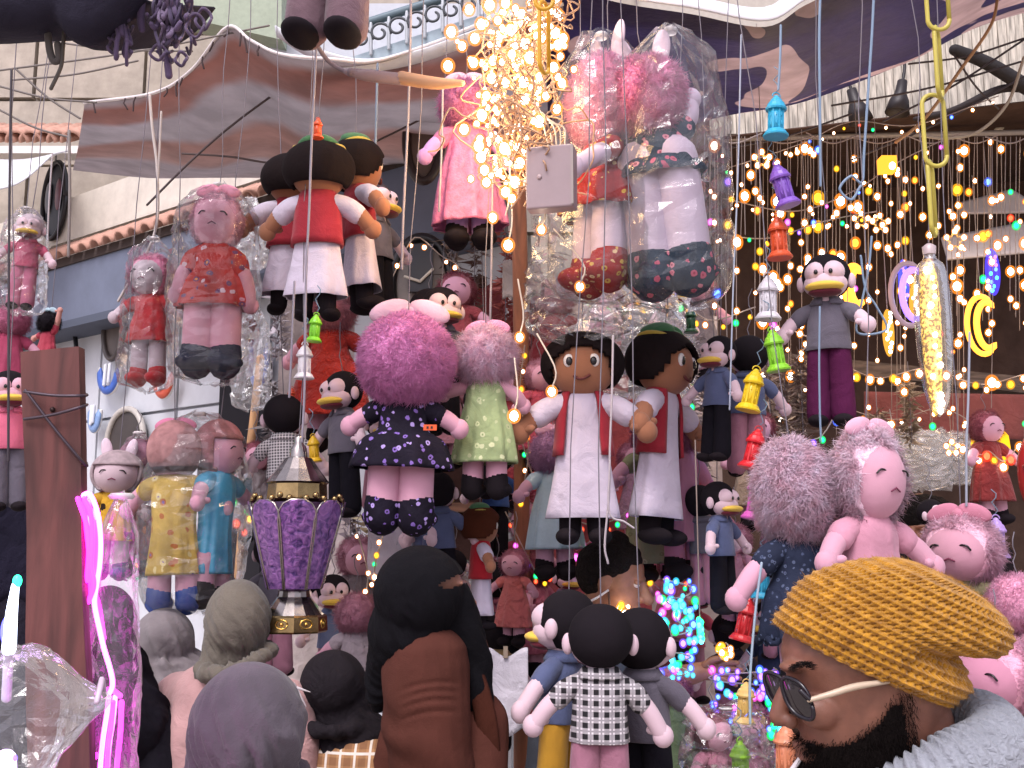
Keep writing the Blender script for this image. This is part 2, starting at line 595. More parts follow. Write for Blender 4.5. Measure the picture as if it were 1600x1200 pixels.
for r in range(4):
    for c in range(7):
        mk('wall_panel', M_PANEL, shop, shopbox(c / 7 + .002, (c + 1) / 7 - .002, .1 + r * .83, .1 + r * .83 + .81, 0, .03), smooth=False, org=shop.location)
mk('upper_wall', plain('#cbc4b8', .9, var=.12, bumpv=.3, scale=8), shop, shopbox(0, 1, 3.9, 4.22, -.02, .12), smooth=False, org=shop.location)
mk('fascia', plain('#656d80', .6, var=.12, scale=5), shop, shopbox(0, 1, 3.22, 3.6, .24, .05), smooth=False, org=shop.location)
mk('soffit', plain('#4a5160', .8), shop, shopbox(0, 1, 3.17, 3.22, .12, .3), smooth=False, org=shop.location)
nt = 44
tile2 = MB(lathe([(.042, 0), (.055, .34)], 8, 1.0, a0=-95, a1=95)).mesh('roof_tile', M_TILE)
for i in range(nt):
    q = SA.lerp(SB, (i + .5) / nt) + nv * .33
    t = inst('roof_tile', tile2, shop, Vector((q.x, q.y, 3.64)) - shop.location, (math.radians(-60), 0, ang))
    md = t.modifiers.new('thickness', 'SOLIDIFY'); md.thickness = .014
mk('tile_batten', plain('#3d322e', .9), shop, shopbox(0, 1, 3.6, 3.66, .2, .16), smooth=False, org=shop.location)
mk('doorway', plain('#15121a', .9), shop, box(tuple(plane_hit(378, 760, SA, SB, .03)), (.42, .05, 1.4), Rz), smooth=False, org=shop.location)

def on_shop(px, py, off=.05): return plane_hit(px, py, SA, SB, off)
def oval_frame(name, label, cat, px, py, rx, ry, col, fill, d=None, th=.02, inner=True):
    c = on_shop(px, py, .07) if d is None else P(px, py, d)
    dd = (c - Vector((0, 0, CAMZ))).length * .97
    a, b = rx / FPX * dd, ry / FPX * dd
    t = thing(name, label, cat, c, math.degrees(ang) if d is None else 0)
    ph = np.linspace(0, 2 * math.pi, 41)
    mk('rim', plain(col, .35, var=.1), t, tube(np.stack([a * np.cos(ph), 0 * ph, b * np.sin(ph)], -1), th, 8, caps=False))
    if inner:
        v, f = ell((0, .01, 0), (a, .012, b), 28, 8)
        mk('plate', plain(fill, .45, var=.25, scale=7), t, (v, f))
    return t, a, b
t, a, b = oval_frame('oval_mirror', 'tall oval black framed mirror on the beige wall left of awning', 'mirror', 85, 313, 31, 58, '#17161b', '#2b2d33')
mk('hook', plain('#888888', .4, 1), t, tube([(0, -.01, b), (0, -.01, b + .06)], .006, 6))
for s in (-1, 1):
    mk('glass_motif', plain('#6e4550' if s > 0 else '#6a6d74', .3, var=.2), t, ell((s * a * .45, -.012, b * .1), (a * .28, .01, b * .42), 14, 8))
oval_frame('oval_tray', 'brown oval tray hung edge-on below the blue fascia', 'tray', 178, 508, 26, 52, '#4c4442', '#5f5652')
oval_frame('round_mirror', 'round mirror with pale rim behind the bunny doll', 'mirror', 195, 690, 48, 50, '#b8b3ac', '#3c3431')
oval_frame('wire_hoop', 'black hoop hanging above the wooden post', 'hoop', 98, 562, 36, 56, '#141216', '#444444', inner=False, th=.016)
oval_frame('oval_tray', 'grey oval tray behind the pink doll in floral dress', 'tray', 375, 520, 16, 100, '#6c6a6c', '#87878a')
def dish(px, py, w, h, col, label):
    c = on_shop(px, py, .09); dd = c.y
    a, b = w / FPX * dd, h / FPX * dd
    t = thing('boat_dish', label, 'dish', c, math.degrees(ang), group='painted boat dishes on the shop wall')
    ph = np.linspace(math.pi * .92, math.pi * 2.02, 18)
    mk('rim', plain('#d5d4d2', .4), t, tube(np.stack([a * np.cos(ph), 0 * ph, b * np.sin(ph)], -1), [.012] * 18, 7))
    ph2 = ph
    mk('bowl', plain(col, .35, var=.2), t, tube(np.stack([a * .8 * np.cos(ph2), 0 * ph2 - .01, b * .84 * np.sin(ph2)], -1), [.012] + [.03] * 16 + [.012], 8, flat=.5))
    mk('stripe', plain('#dfe3ea', .4), t, tube([(-a * .1, -.03, -b * .6), (-a * .05, -.03, b * .3)], .012, 6), tube([(a * .3, -.03, -b * .5), (a * .34, -.03, b * .3)], .012, 6))
dish(172, 582, 30, 34, '#3f63b5', 'blue and white boat-shaped dish under the oval tray')
dish(258, 588, 26, 34, '#c4553d', 'orange boat-shaped dish left of the navy doll shoes')
dish(352, 540, 26, 48, '#3553a8', 'tall blue boat dish beside the navy doll shoes')
dish(408, 545, 22, 70, '#3f5fb0', 'long blue boat dish left of the bamboo pole')
dish(150, 645, 14, 30, '#7f9cc8', 'small pale dish painted with a blue mark')

# --- balcony with scroll railing, top middle
bal = thing('balcony', 'pale blue balcony with curled iron railing above the awning', 'balcony', P(660, 120, 8.2))
s = 8.2 / FPX
def bl(px, py, off=0): return P(px, py, 8.2, off)
def quadbox(pts, th):
    p = [Vector(q) for q in pts]; n = Vector((0, th, 0))
    v = [tuple(q) for q in p] + [tuple(q + n) for q in p]
    return np.array(v), [[0, 1, 2, 3], [7, 6, 5, 4], [0, 4, 5, 1], [1, 5, 6, 2], [2, 6, 7, 3], [3, 7, 4, 0]]
mk('slab', plain('#a9bcc6', .6, var=.08), bal, quadbox([bl(540, 92), bl(760, 20), bl(760, 52), bl(540, 126)], .8), smooth=False, org=bal.location)
mk('back_wall', plain('#c9ccd2', .8, var=.05), bal, quadbox([bl(380, -60, .9), bl(800, -60, .9), bl(800, 120, .9), bl(380, 120, .9)], .1), smooth=False, org=bal.location)
mk('handrail', plain('#5c7079', .5, var=.1), bal, tube([bl(545, 45), bl(660, 8), bl(770, -26)], .035, 8), org=bal.location)
for i in range(7):
    x = 566 + i * 28; y = 84 - i * 9
    ph = np.linspace(0, 2 * math.pi * 1.15, 22)
    c = bl(x, y - 22, -.03); rr = np.linspace(.085, .03, 22)
    pts = np.stack([c.x + rr * np.cos(ph), 0 * ph + c.y, c.z + rr * np.sin(ph)], -1)
    mk('scroll', plain('#4d5054', .5, .5), bal, tube(pts, .011, 6), org=bal.location)
    mk('baluster', plain('#c2c9cf', .5), bal, tube([bl(x + 14, y + 2, -.02), bl(x + 14, y - 46, -.02)], .014, 6), org=bal.location)
roofg = tag(MB(quadbox([P(250, -60, 8.9), P(440, -60, 8.9), P(440, 62, 8.9), P(250, 18, 8.9)], .25)).obj('roof_panel', plain('#a9b5a0', .8, var=.1), smooth=False),
            'pale green roof panel above the rope bundle', 'roof')

# --- tarpaulins
def tarp_mat(cols, scale, rot=0):
    m, n, l, b = newmat('tarpaulin')
    uv = tex(n, l, 'ShaderNodeTexNoise', 1.1, Detail=3)
    tc = n.new('ShaderNodeTexCoord')
    mp = n.new('ShaderNodeMapping'); mp.inputs['Rotation'].default_value = (0, 0, rot)
    l.new(tc.outputs['UV'], mp.inputs[0])
    sp = n.new('ShaderNodeSeparateXYZ'); l.new(mp.outputs[0], sp.inputs[0])
    ad = n.new('ShaderNodeMath'); ad.operation = 'MULTIPLY_ADD'
    l.new(uv.outputs[0], ad.inputs[0]); ad.inputs[1].default_value = .34; l.new(sp.outputs[1], ad.inputs[2])
    r = n.new('ShaderNodeValToRGB'); r.color_ramp.interpolation = 'EASE'
    e = r.color_ramp.elements
    for i, (p, c) in enumerate(cols):
        q = e[i] if i < 2 else e.new(p)
        q.position = p; q.color = (*lin(c), 1)
    l.new(ad.outputs[0], r.inputs[0])
    dirt = tex(n, l, 'ShaderNodeTexNoise', 6, Detail=6)
    dr = ramp2(n, (.72, .72, .72), (1, 1, 1), .35, .65); l.new(dirt.outputs[0], dr.inputs[0])
    mu = n.new('ShaderNodeMix'); mu.data_type = 'RGBA'; mu.blend_type = 'MULTIPLY'; mu.inputs[0].default_value = 1
    l.new(r.outputs[0], mu.inputs[6]); l.new(dr.outputs[0], mu.inputs[7])
    l.new(mu.outputs[2], b.inputs['Base Color'])
    b.inputs['Roughness'].default_value = .75
    tl = n.new('ShaderNodeBsdfTranslucent'); l.new(mu.outputs[2], tl.inputs[0])
    ms = n.new('ShaderNodeMixShader'); ms.inputs[0].default_value = .32
    l.new(b.outputs[0], ms.inputs[1]); l.new(tl.outputs[0], ms.inputs[2])
    l.new(ms.outputs[0], n['Material Output'].inputs[0])
    bump(n, l, b, dirt.outputs[0], .3, .05)
    return m
def uvgrid(o, nu, nv):
    me = o.data
    ul = me.uv_layers.new(name='UV')
    li = np.empty(len(me.loops), int); me.loops.foreach_get('vertex_index', li)
    uv = np.stack([(li % nu) / (nu - 1), (li // nu) / (nv - 1)], -1).astype(np.float32)
    ul.data.foreach_set('uv', uv.ravel())
def sagf(amp, seed):
    def f(g):
        nv, nu, _ = g.shape
        a = np.linspace(0, 1, nv)[:, None]; u = np.linspace(0, 1, nu)[None]
        g[..., 2] += amp * np.sin(np.pi * a) * (np.sin(u * 9 + seed) + .6 * np.sin(u * 23 + 2 * seed + 3 * a)) - .5 * amp * np.sin(np.pi * a)
        return g
    return f
near = [P(132, 163, 4.6), P(240, 148, 4.4), P(300, 112, 4.2), P(355, 46, 3.9), P(392, 66, 3.8), P(440, 88, 3.7), P(520, 96, 3.6), P(585, 99, 3.6), P(680, 70, 3.6), P(760, 38, 3.5), P(880, 10, 3.4)]
far = [P(114, 266, 6.2), P(230, 278, 6.1), P(320, 278, 6), P(400, 278, 6), P(470, 280, 6), P(520, 284, 6), P(600, 284, 6), P(660, 280, 6), P(720, 276, 6), P(780, 270, 6), P(890, 262, 6)]
mid = [a.lerp(b, .5) + Vector((0, 0, -.05)) for a, b in zip(near, far)]
aw = thing('striped_awning', 'sagging brown and grey striped tarpaulin awning with white hem', 'awning', P(450, 180, 4.8))
o = mk('tarpaulin', tarp_mat([(0, '#968c90'), (.16, '#998d8e'), (.22, '#8a5c52'), (.33, '#8c645c'), (.4, '#9c9498'), (.56, '#978f92'), (.63, '#8f6c63'), (.8, '#92746c'), (.9, '#908688')], 1), aw,
       sheet([near, mid, far], 60, 26, sagf(.035, 2)), org=aw.location)
uvgrid(o, 60, 26)
hem = catmull(np.array([tuple(p) for p in near]), 70)
mk('hem', cloth('#d9d2d2', .8, wr=.2), aw, tube(hem + np.array([0, -.008, .004]), .006, 7, caps=False), org=aw.location)
for i in (1, 4, 5, 9, 11, 12, 16, 18, 21, 25, 26, 30):
    p = hem[i]
    mk('hem_tie', cloth('#4a3f40'), aw, tube([p + np.array([0, -.012, .0]), p + np.array([.006 * math.sin(i), -.014, -.02]), p + np.array([.012 * math.sin(i * 2), -.012, -.035 - .012 * (i % 3)])], .0035, 5), org=aw.location)
# loose white under-sheet edge in the middle
und = [P(430, 40, 3.9), P(480, 70, 3.7), P(560, 92, 3.6), P(640, 82, 3.6), P(720, 55, 3.5), P(800, 25, 3.5)]
und2 = [p + Vector((0, .12, .05)) for p in und]
tag(MB(sheet([und, [p + Vector((0, .05, -.02)) for p in und], und2], 40, 6)).obj('plastic_sheet', plain('#d6d8dc', .5, var=.08), solid=.006),
    'white plastic sheet edge lying along the striped awning', 'sheet')
# navy tarp on the right with pale printed leaf shapes
m, n, l, b = newmat('printed_tarpaulin')
tc = n.new('ShaderNodeTexCoord'); mp = n.new('ShaderNodeMapping'); mp.inputs['Scale'].default_value = (5.2, 2.2, 1); mp.inputs['Rotation'].default_value = (0, 0, .75)
l.new(tc.outputs['UV'], mp.inputs[0])
t = n.new('ShaderNodeTexNoise'); t.inputs['Scale'].default_value = 1.25; t.inputs['Detail'].default_value = 0; t.inputs['Distortion'].default_value = 1.3
l.new(mp.outputs[0], t.inputs['Vector'])
st = ramp2(n, (0, 0, 0), (1, 1, 1), .565, .575); l.new(t.outputs[0], st.inputs[0])
cc = mixc(n, l, st.outputs[0], lin('#2b2550'), lin('#b59a9a'))
dt = tex(n, l, 'ShaderNodeTexNoise', 7, Detail=6)
dr = ramp2(n, (.6, .6, .6), (1, 1, 1), .3, .65); l.new(dt.outputs[0], dr.inputs[0])
mu = n.new('ShaderNodeMix'); mu.data_type = 'RGBA'; mu.blend_type = 'MULTIPLY'; mu.inputs[0].default_value = 1
l.new(cc, mu.inputs[6]); l.new(dr.outputs[0], mu.inputs[7]); l.new(mu.outputs[2], b.inputs['Base Color'])
b.inputs['Roughness'].default_value = .6
tl = n.new('ShaderNodeBsdfTranslucent'); l.new(mu.outputs[2], tl.inputs[0])
ms = n.new('ShaderNodeMixShader'); ms.inputs[0].default_value = .35
l.new(b.outputs[0], ms.inputs[1]); l.new(tl.outputs[0], ms.inputs[2]); l.new(ms.outputs[0], n['Material Output'].inputs[0])
bump(n, l, b, dt.outputs[0], .35, .05)
M_NAVY = m
near2 = [P(850, -40, 3.3), P(950, 0, 3.3), P(1080, 22, 3.3), P(1195, 42, 3.3), P(1258, 8, 3.3), P(1330, -22, 3.3), P(1450, -60, 3.3), P(1700, -110, 3.3)]
far2 = [P(860, 250, 5.2), P(960, 225, 5.2), P(1080, 195, 5.2), P(1140, 180, 5.2), P(1260, 158, 5.2), P(1420, 96, 5.2), P(1540, 38, 5.2), P(1720, -10, 5.2)]
mid2 = [a.lerp(b, .5) + Vector((0, 0, -.07)) for a, b in zip(near2, far2)]
nt_ = thing('navy_tarpaulin', 'navy tarpaulin with pale printed leaf shapes over the right stall', 'tarpaulin', P(1200, 100, 4))
o = mk('sheet', M_NAVY, nt_, sheet([near2, mid2, far2], 50, 24, sagf(.03, 5)), org=nt_.location)
uvgrid(o, 50, 24)
e2 = [p + Vector((0, -.02, .01)) for p in near2]
e3 = [p + Vector((0, .12, .11)) for p in near2]
mk('white_edge', plain('#d9d9de', .5, var=.06), nt_, sheet([e2, [p + Vector((0, .02, .07)) for p in near2], e3], 40, 6), org=nt_.location, solid=.006)
# dark cloth top left, close
n3 = [P(-60, 62, 2.3), P(0, 58, 2.3), P(55, 56, 2.3), P(100, 42, 2.3), P(118, 64, 2.3), P(142, 73, 2.3), P(168, 62, 2.3), P(200, 36, 2.3), P(228, 0, 2.3)]
n4 = [P(-60, -60, 2.2), P(0, -60, 2.2), P(55, -60, 2.2), P(100, -60, 2.2), P(118, -60, 2.2), P(142, -60, 2.2), P(168, -60, 2.2), P(200, -60, 2.2), P(240, -60, 2.2)]
n5 = [p + Vector((0, .5, .25)) for p in n3]
tag(MB(sheet([n5, n3, [a.lerp(b, .5) + Vector((0, -.05, 0)) for a, b in zip(n3, n4)], n4], 50, 18)).obj('dark_cloth', cloth('#2b2936', wr=.8, wscale=7), solid=.006),
    'dark folded cloth hanging over the stall beside the rope bundle', 'cloth')

# --- right stall: pale planks, dark back, shelf beam
M_PL = wood('#b9b2a4')
pf = thing('plank_fence', 'strip of weathered whitish planks behind the right stall', 'fence', P(1360, 200, 6.2))
for i in range(46):
    x = 1108 + i * 13.5
    top = 175 - max(0, (x - 1120)) * .36
    bot = 216 - max(0, x - 1380) * .02 + RND.uniform(-3, 3)
    a = P(x, top - 25, 6.2); c = P(x + 12.6, bot, 6.2)
    mk('plank', M_PL, pf, box(((a.x + c.x) / 2, a.y + RND.uniform(-.006, .006), (a.z + c.z) / 2), (abs(c.x - a.x), .025, abs(a.z - c.z))), smooth=False, org=pf.location)
mk('rail', plain('#9b9590', .6, .3, var=.1), pf, tube([P(1110, 218, 6.05), P(1360, 212, 6.0), P(1640, 206, 5.9)], .016, 8), org=pf.location)
st = thing('dark_stall', 'black draped back wall of the stall with hanging fairy lights', 'stall', P(1350, 900, 7))
st.location.z = 0
def sheetq(pts, n=(16, 10), amp=.03, seed=1):
    g = sagf(amp, seed)
    return sheet([[pts[0], pts[0].lerp(pts[1], .5), pts[1]], [pts[3].lerp(pts[0], .5), (pts[0] + pts[1] + pts[2] + pts[3]) / 4, pts[1].lerp(pts[2], .5)], [pts[3], pts[3].lerp(pts[2], .5), pts[2]]], n[0], n[1], None)
def drape(x0, x1, z0, z1, y, amp=.05, n=90, nz=14, seed=0):
    g = []
    for z in np.linspace(z1, z0, nz):
        x = np.linspace(x0, x1, n)
        k = (z1 - z) / (z1 - z0)
        g.append(np.stack([x, y + amp * (.35 + k) * (np.sin(x * 17 + seed) * .6 + np.sin(x * 31 + seed * 2 + k) * .3), np.full(n, z)], -1))
    return np.array(g).reshape(-1, 3), gridfaces(n, nz, False)
mk('back_drape', cloth('#4a3a33', .9), st, drape(.9, 6.6, -.0, 4.75, 7.0), org=st.location)
mk('side_drape', cloth('#45383a', .9), st, quadbox([Vector((5.2, 4.6, 0)), Vector((5.6, 7, 0)), Vector((5.6, 7, 4)), Vector((5.2, 4.6, 4))], .03), smooth=False, org=st.location)
mk('roof_cloth', cloth('#4a3a33', .9), st, sheetq([P(1130, 214, 6.0), P(1680, 150, 5.6), Vector((5.6, 7.1, 4.3)), Vector((1.0, 7.1, 4.05))]), org=st.location, solid=.01)
mk('shelf_beam', wood('#5d5048', axis='X'), st, quadbox([P(1225, 552, 5.6), P(1640, 592, 5.4), P(1640, 618, 5.4), P(1225, 572, 5.6)], .12), smooth=False, org=st.location)
mk('counter_cloth', cloth('#7a4442', wr=.6), st, sheetq([P(1350, 612, 5.5), P(1660, 618, 5.3), P(1660, 690, 5.25), P(1350, 676, 5.45)]), org=st.location, solid=.01)
pa = [P(1500, 300, 6.3), P(1568, 288, 6.3), P(1640, 325, 6.3), P(1640, 338, 6.3), P(1500, 332, 6.3)]
for lab, pts in (('grey-white awning flap high in the dark stall', [P(1496, 318, 6.3), P(1580, 296, 6.3), P(1640, 332, 6.2), P(1500, 334, 6.2)]),
                 ('broad grey-white awning flap below the smaller flap in the dark stall', [P(1470, 372, 6.2), P(1640, 340, 6.2), P(1640, 392, 6.0), P(1480, 406, 6.0)])):
    tag(MB(sheetq(pts)).obj('awning_flap', plain('#b3aaa8', .7, var=.08), solid=.01), lab, 'awning')
tag(MB(tube([P(1492, 78, 5.6), P(1545, 100, 5.6), P(1610, 140, 5.6)], [.03, .035, .04], 8, n=12)).obj('tent_pole', plain('#191416', .8, bumpv=.6)), 'black knotted tent pole slanting in front of the whitish planks', 'pole')
tag(MB(tube([P(1610, 138, 5.65), P(1560, 140, 5.65), P(1490, 172, 5.65), P(1430, 186, 5.65)], [.026, .022, .018, .012], 8, n=14)).obj('tent_pole', plain('#231b1c', .8, bumpv=.6)), 'thin dark pole crossing low over the whitish planks', 'pole')
for px, py, w in ((1338, 165, 14), (1406, 152, 12)):
    t_ = thing('spotlight', 'x', 'lamp', P(px, py, 5.4), 30, (0, 12 if px > 1400 else -14))
    mk('shade', plain('#201a1c', .5), t_, lathe([(.0, .09), (.022, .085), (.026, .02), (.045, -.02), (.058, -.085)], 14), solid=.006)
    mk('bracket', plain('#191517', .5), t_, tube([(0, 0, .08), (.01, .01, .16), (.0, .02, .26)], .008, 6, n=8))
    mk('clip', plain('#191517', .5), t_, box((0, .02, .26), (.05, .03, .03)), smooth=False)
    tag(t_, 'black spotlight head hung under the navy tarpaulin' + (' beside the yellow chain' if px > 1400 else ' beside the blue ribbon'), 'lamp')

# --- centre stall: back cloth and frame
cs = thing('centre_stall', 'cluttered stall back hung with red and brown cloths behind the dolls', 'stall', P(780, 900, 5.6))
cs.location.z = 0
mk('back_cloth', cloth('#b5a9a6', .9, wr=.7, var=.3), cs, drape(P(440, 0, 5.9).x, P(1120, 0, 5.9).x, 0, 3.15, 5.75, .04), org=cs.location)
mk('red_cloth', cloth('#94454a', .9, wr=.7, var=.35), cs, drape(P(690, 0, 5.4).x, P(1010, 0, 5.4).x, 0, 2.75, 5.25, .05, seed=3), org=cs.location)
mk('shelf', wood('#6b4a38', axis='X'), cs, box(((P(900, 0, 5.1)).x, 5.05, 1.9), (1.5, .2, .04)), smooth=False, org=cs.location)
mk('brown_cloth', cloth('#3a2824', .9, wr=.7), cs, drape(P(640, 0, 5.1).x, P(760, 0, 5.1).x, 1.6, 3.0, 5.05, .04, seed=5), org=cs.location)
pole = tag(MB(tube([P(806, 205, 3.55), P(812, 380, 3.55), P(815, 700, 3.55), P(815, 1500, 3.55)], [.024, .025, .026, .027], 12, n=24)).obj('stall_pole', wood('#7d4c34', scale=3)), 'round orange-brown wooden pole behind the fairy light bundle', 'pole')
tag(MB(tube([P(407, 560, 4.2), P(398, 640, 4.2), P(384, 760, 4.2), P(372, 900, 4.2)], .016, 9, n=14)).obj('bamboo_pole', wood('#b98f66', scale=3)), 'slim leaning bamboo pole left of the plaid shirt doll', 'pole')
oval_frame('oval_mirror', 'dark brown oval framed mirror hanging under the striped awning', 'mirror', 662, 218, 27, 68, '#2c1d19', '#5c4a41', d=4.6, th=.02)
t, a, b = oval_frame('round_clock', 'large black round rim clock behind the magenta doll', 'clock', 658, 445, 48, 78, '#141215', '#7f766f', d=4.4, th=.022)
mk('dial_panel', plain('#23242c', .4, var=.1), t, box((0, -.03, .06), (a * .8, .03, b * 1.0)), smooth=False)
mk('hand', plain('#c9c2b4', .4), t, tube([(0, -.055, 0), (.05, -.055, .05)], .006, 6), tube([(0, -.055, 0), (-.06, -.055, .02)], .006, 6))
# ------------------------------------------------------------------ dolls
M_BLACK = cloth('#1c171b', .95, wr=.12, sheen=.1)
M_STR = plain('#6f6a72', .8)
M_EYE = plain('#120d10', .25)
M_WHT = cloth('#beb4c4', .9, wr=.45, var=.1)
M_YEL = cloth('#d9b64a', .85, wr=.15)
M_MAR = cloth('#5c1c2a', .85, wr=.15)
CEIL = 3.45
def hang(root, ztop, S, x=0, y=0, up=None, r=.0014, mat=None):
    z1 = ztop + up if up is not None else max(ztop + .1, CEIL - root.location.z)
    zs = np.linspace(ztop, z1, 7)
    pts = [(x + .006 * math.sin(i * 1.7), y + .006 * math.cos(i * 2.1), z) for i, z in enumerate(zs)]
    o = MB(tube(pts, r, 5)).obj('hanging_string', mat or M_STR, root)
    R = root.rotation_euler.to_matrix().inverted()
    return o
def drop_faces(g, fn):
    v, f = g
    return v, [q for q in f if not fn(np.mean([v[i] for i in q], 0))]
def base(px, pt, pb, d):
    b = P(px, pb, d); t = P(px, pt, d)
    return b, (t - b).length
def arm_pair(root, S, mats, sh, hand, name='arm', r=(.04, .036, .028), skin=None, sl=.55, elb=0, asym=None):
    for s in (-1, 1):
        a = np.array([s * sh[0], sh[1], sh[2]]); h = np.array([s * hand[0], hand[1], hand[2]])
        if asym and s in asym: h = np.array(asym[s])
        e = (a + h) / 2 + np.array([s * .02, .0, elb])
        arm = mk('arm', skin, root, tube([a, e, h], [r[0] * .8, r[1], r[2]], 12, n=12), k=S)
        th = h + (h - e) * .12
        mk('hand', skin, arm, ell(th, (r[2] * 1.25, r[2] * 1.1, r[2] * 1.35), 12, 8), tube([h, h + np.array([-s * r[2] * 1.2, -r[2] * .8, r[2] * .2])], r[2] * .5, 7), k=S)
        if mats is not None:
            q = a * (1 - sl) + h * sl + np.array([s * .012, 0, elb * .8])
            mk('sleeve', mats, root, tube([a * 1.0 - np.array([s * .02, 0, 0]), (a + q) / 2 + np.array([s * .008, 0, elb * .3]), q], [r[0] * 1.05, r[0] * 1.15, r[1] * 1.2], 14, n=10, caps=True), k=S)

def boy(px, pt, pb, d, rot, label, cap=True, hair='#1b1415', vest='#8f2330', skin='#93634a', robe=None, tilt=(0, 0), hang_=True, vary=0):
    loc, S = base(px, pt, pb, d)
    r = thing('boy_rag_doll', label, 'doll', loc, rot, tilt)
    sk = cloth(skin, .9, wr=.1, var=.1); M_H = cloth(hair, .95, wr=.25); rb = robe or M_WHT; vs_ = cloth(vest, .9, wr=.3)
    top = .95 if cap else 1.0
    hd = mk('head', sk, r, ell((0, -.005, .825), (.155, .128, .14), 24, 16), ell((-.155, .01, .8), (.025, .015, .035)), ell((.155, .01, .8), (.025, .015, .035)), k=S)
    for s in (-1, 1):
        mk('eye', plain('#d8d2cf', .5), hd, ell((s * .058, -.116, .842), (.026, .014, .032), 12, 8), k=S)
        mk('pupil', M_EYE, hd, ell((s * .056, -.127, .838), (.016, .008, .021), 10, 6), k=S)
    mk('mouth', plain('#5b2320', .7), hd, tube([(-.034, -.125, .768), (-.012, -.13, .755), (.01, -.13, .756), (.036, -.124, .772)], .0065, 6, n=8), k=S)
    def win(c): return (c[1] < -.02 and c[2] < .875 + .045 * math.cos(c[0] * 16) and abs(c[0]) < .14) or c[2] < .745
    hv, hf = ell((0, .012, .845), (.19, .158, .148), 40, 26)
    mk('hair', M_H, r, drop_faces((hv, hf), win), k=S, solid=.012)
    if cap:
        cp = mk('cap', cloth('#3d6b45', .85), r, ell((0, .015, .955), (.13, .10, .055), 24, 10), ell((-.05, .02, .985), (.075, .085, .04), rot=(-24, 'Y')), ell((.05, .02, .985), (.075, .085, .04), rot=(24, 'Y')), k=S)
        ph = np.linspace(0, 2 * math.pi, 30)
        mk('cap_trim', cloth('#b59f45', .85), cp, tube(np.stack([.134 * np.cos(ph), .015 + .105 * np.sin(ph), .945 + .012 * np.cos(ph * 2)], -1), .016, 8, caps=False), k=S)
    mk('robe', rb, r, lathe([(.045, .725), (.075, .715), (.1, .67), (.108, .58), (.118, .46), (.14, .3), (.172, .135), (.168, .128)], 44, .62, (.07, 5, px), nz=18), k=S)
    mk('collar', rb, r, lathe([(.062, .735), (.066, .715), (.06, .69)], 20, .8), k=S, solid=.006)
    mk('vest', vs_, r, lathe([(.072, .728), (.105, .685), (.122, .6), (.13, .5), (.142, .41)], 34, .68, (.03, 4, px + 1), a0=38, a1=322, nz=10), k=S, solid=.009)
    arm_pair(r, S, rb, (.085, 0, .66), (.285 + vary, -.05, .525), skin=sk, r=(.05, .048, .04), sl=.55, elb=.015)
    for s in (-1, 1):
        lg = mk('leg', M_BLACK, r, tube([(s * .06, 0, .22), (s * .065, 0, .06)], [.055, .05], 12), k=S)
        mk('shoe', M_BLACK, lg, ell((s * .075, -.035, .04), (.055, .085, .04)), k=S)
    if hang_: hang(r, top * S, S)
    return r

def penguin(px, pt, pb, d, rot, label, shirt, trousers, tilt=(0, 0), up=None, head='#1b171b', face='#cdb3bc', beak=True, arms=None, sleeve_bare=False, bow=None):
    loc, S = base(px, pt, pb, d)
    if tilt == (0, 0): tilt = (0, 3.2 * math.sin(px * 1.7 + pt))
    r = thing('felt_doll', label, 'doll', loc, rot, tilt)
    fc = cloth(face, .9, wr=.08, var=.06)
    hd = mk('hood', cloth(head, .95, wr=.1), r, ell((0, .015, .865), (.138, .132, .135), 26, 16), k=S)
    fa = mk('face', fc, r, ell((-.045, -.045, .872), (.068, .095, .07)), ell((.045, -.045, .872), (.068, .095, .07)), ell((0, -.04, .81), (.122, .1, .08)), k=S)
    for s in (-1, 1):
        mk('ear', fc, r, ell((s * .138, .0, .83), (.025, .03, .045)), k=S)
        mk('eye', M_EYE, fa, ell((s * .04, -.14, .862), (.012, .009, .015), 10, 7), k=S)
    if beak:
        bk = mk('beak', M_YEL, r, ell((0, -.1, .784), (.108, .082, .03), 18, 10), k=S)
        mk('lower_beak', M_MAR, bk, ell((0, -.088, .754), (.094, .068, .024), 16, 8), k=S)
    mk('neck', fc, r, tube([(0, 0, .76), (0, 0, .69)], .06, 12), k=S)
    mk('shirt', shirt, r, lathe([(.055, .725), (.088, .705), (.112, .64), (.118, .52), (.128, .44), (.122, .435)], 34, .72, (.04, 5, px), nz=12), k=S)
    mk('collar', shirt, r, lathe([(.07, .735), (.085, .715), (.1, .69)], 24, .8, a0=14, a1=346), k=S, solid=.006)
    arm_pair(r, S, shirt, (.09, 0, .675), (.255, -.06, .5), skin=fc, r=(.042, .038, .036), sl=.42, asym=arms)
    for s in (-1, 1):
        lg = mk('trouser_leg', trousers, r, tube([(s * .05, 0, .47), (s * .06, 0, .3), (s * .065, .0, .075)], [.066, .066, .07], 14, n=10, caps=True), k=S)
        mk('shoe', M_BLACK, lg, ell((s * .068, -.04, .035), (.056, .09, .036)), k=S)
    hang(r, S * .99, S, up=up)
    return r

def lash(hd, S, c, w, mat=M_EYE):
    x, y, z = c
    return tube([(x - w, y + .006, z - w * .25), (x - w * .4, y, z + w * .35), (x + w * .5, y, z + w * .25), (x + w, y + .006, z - w * .35)], w * .16, 6, n=10)

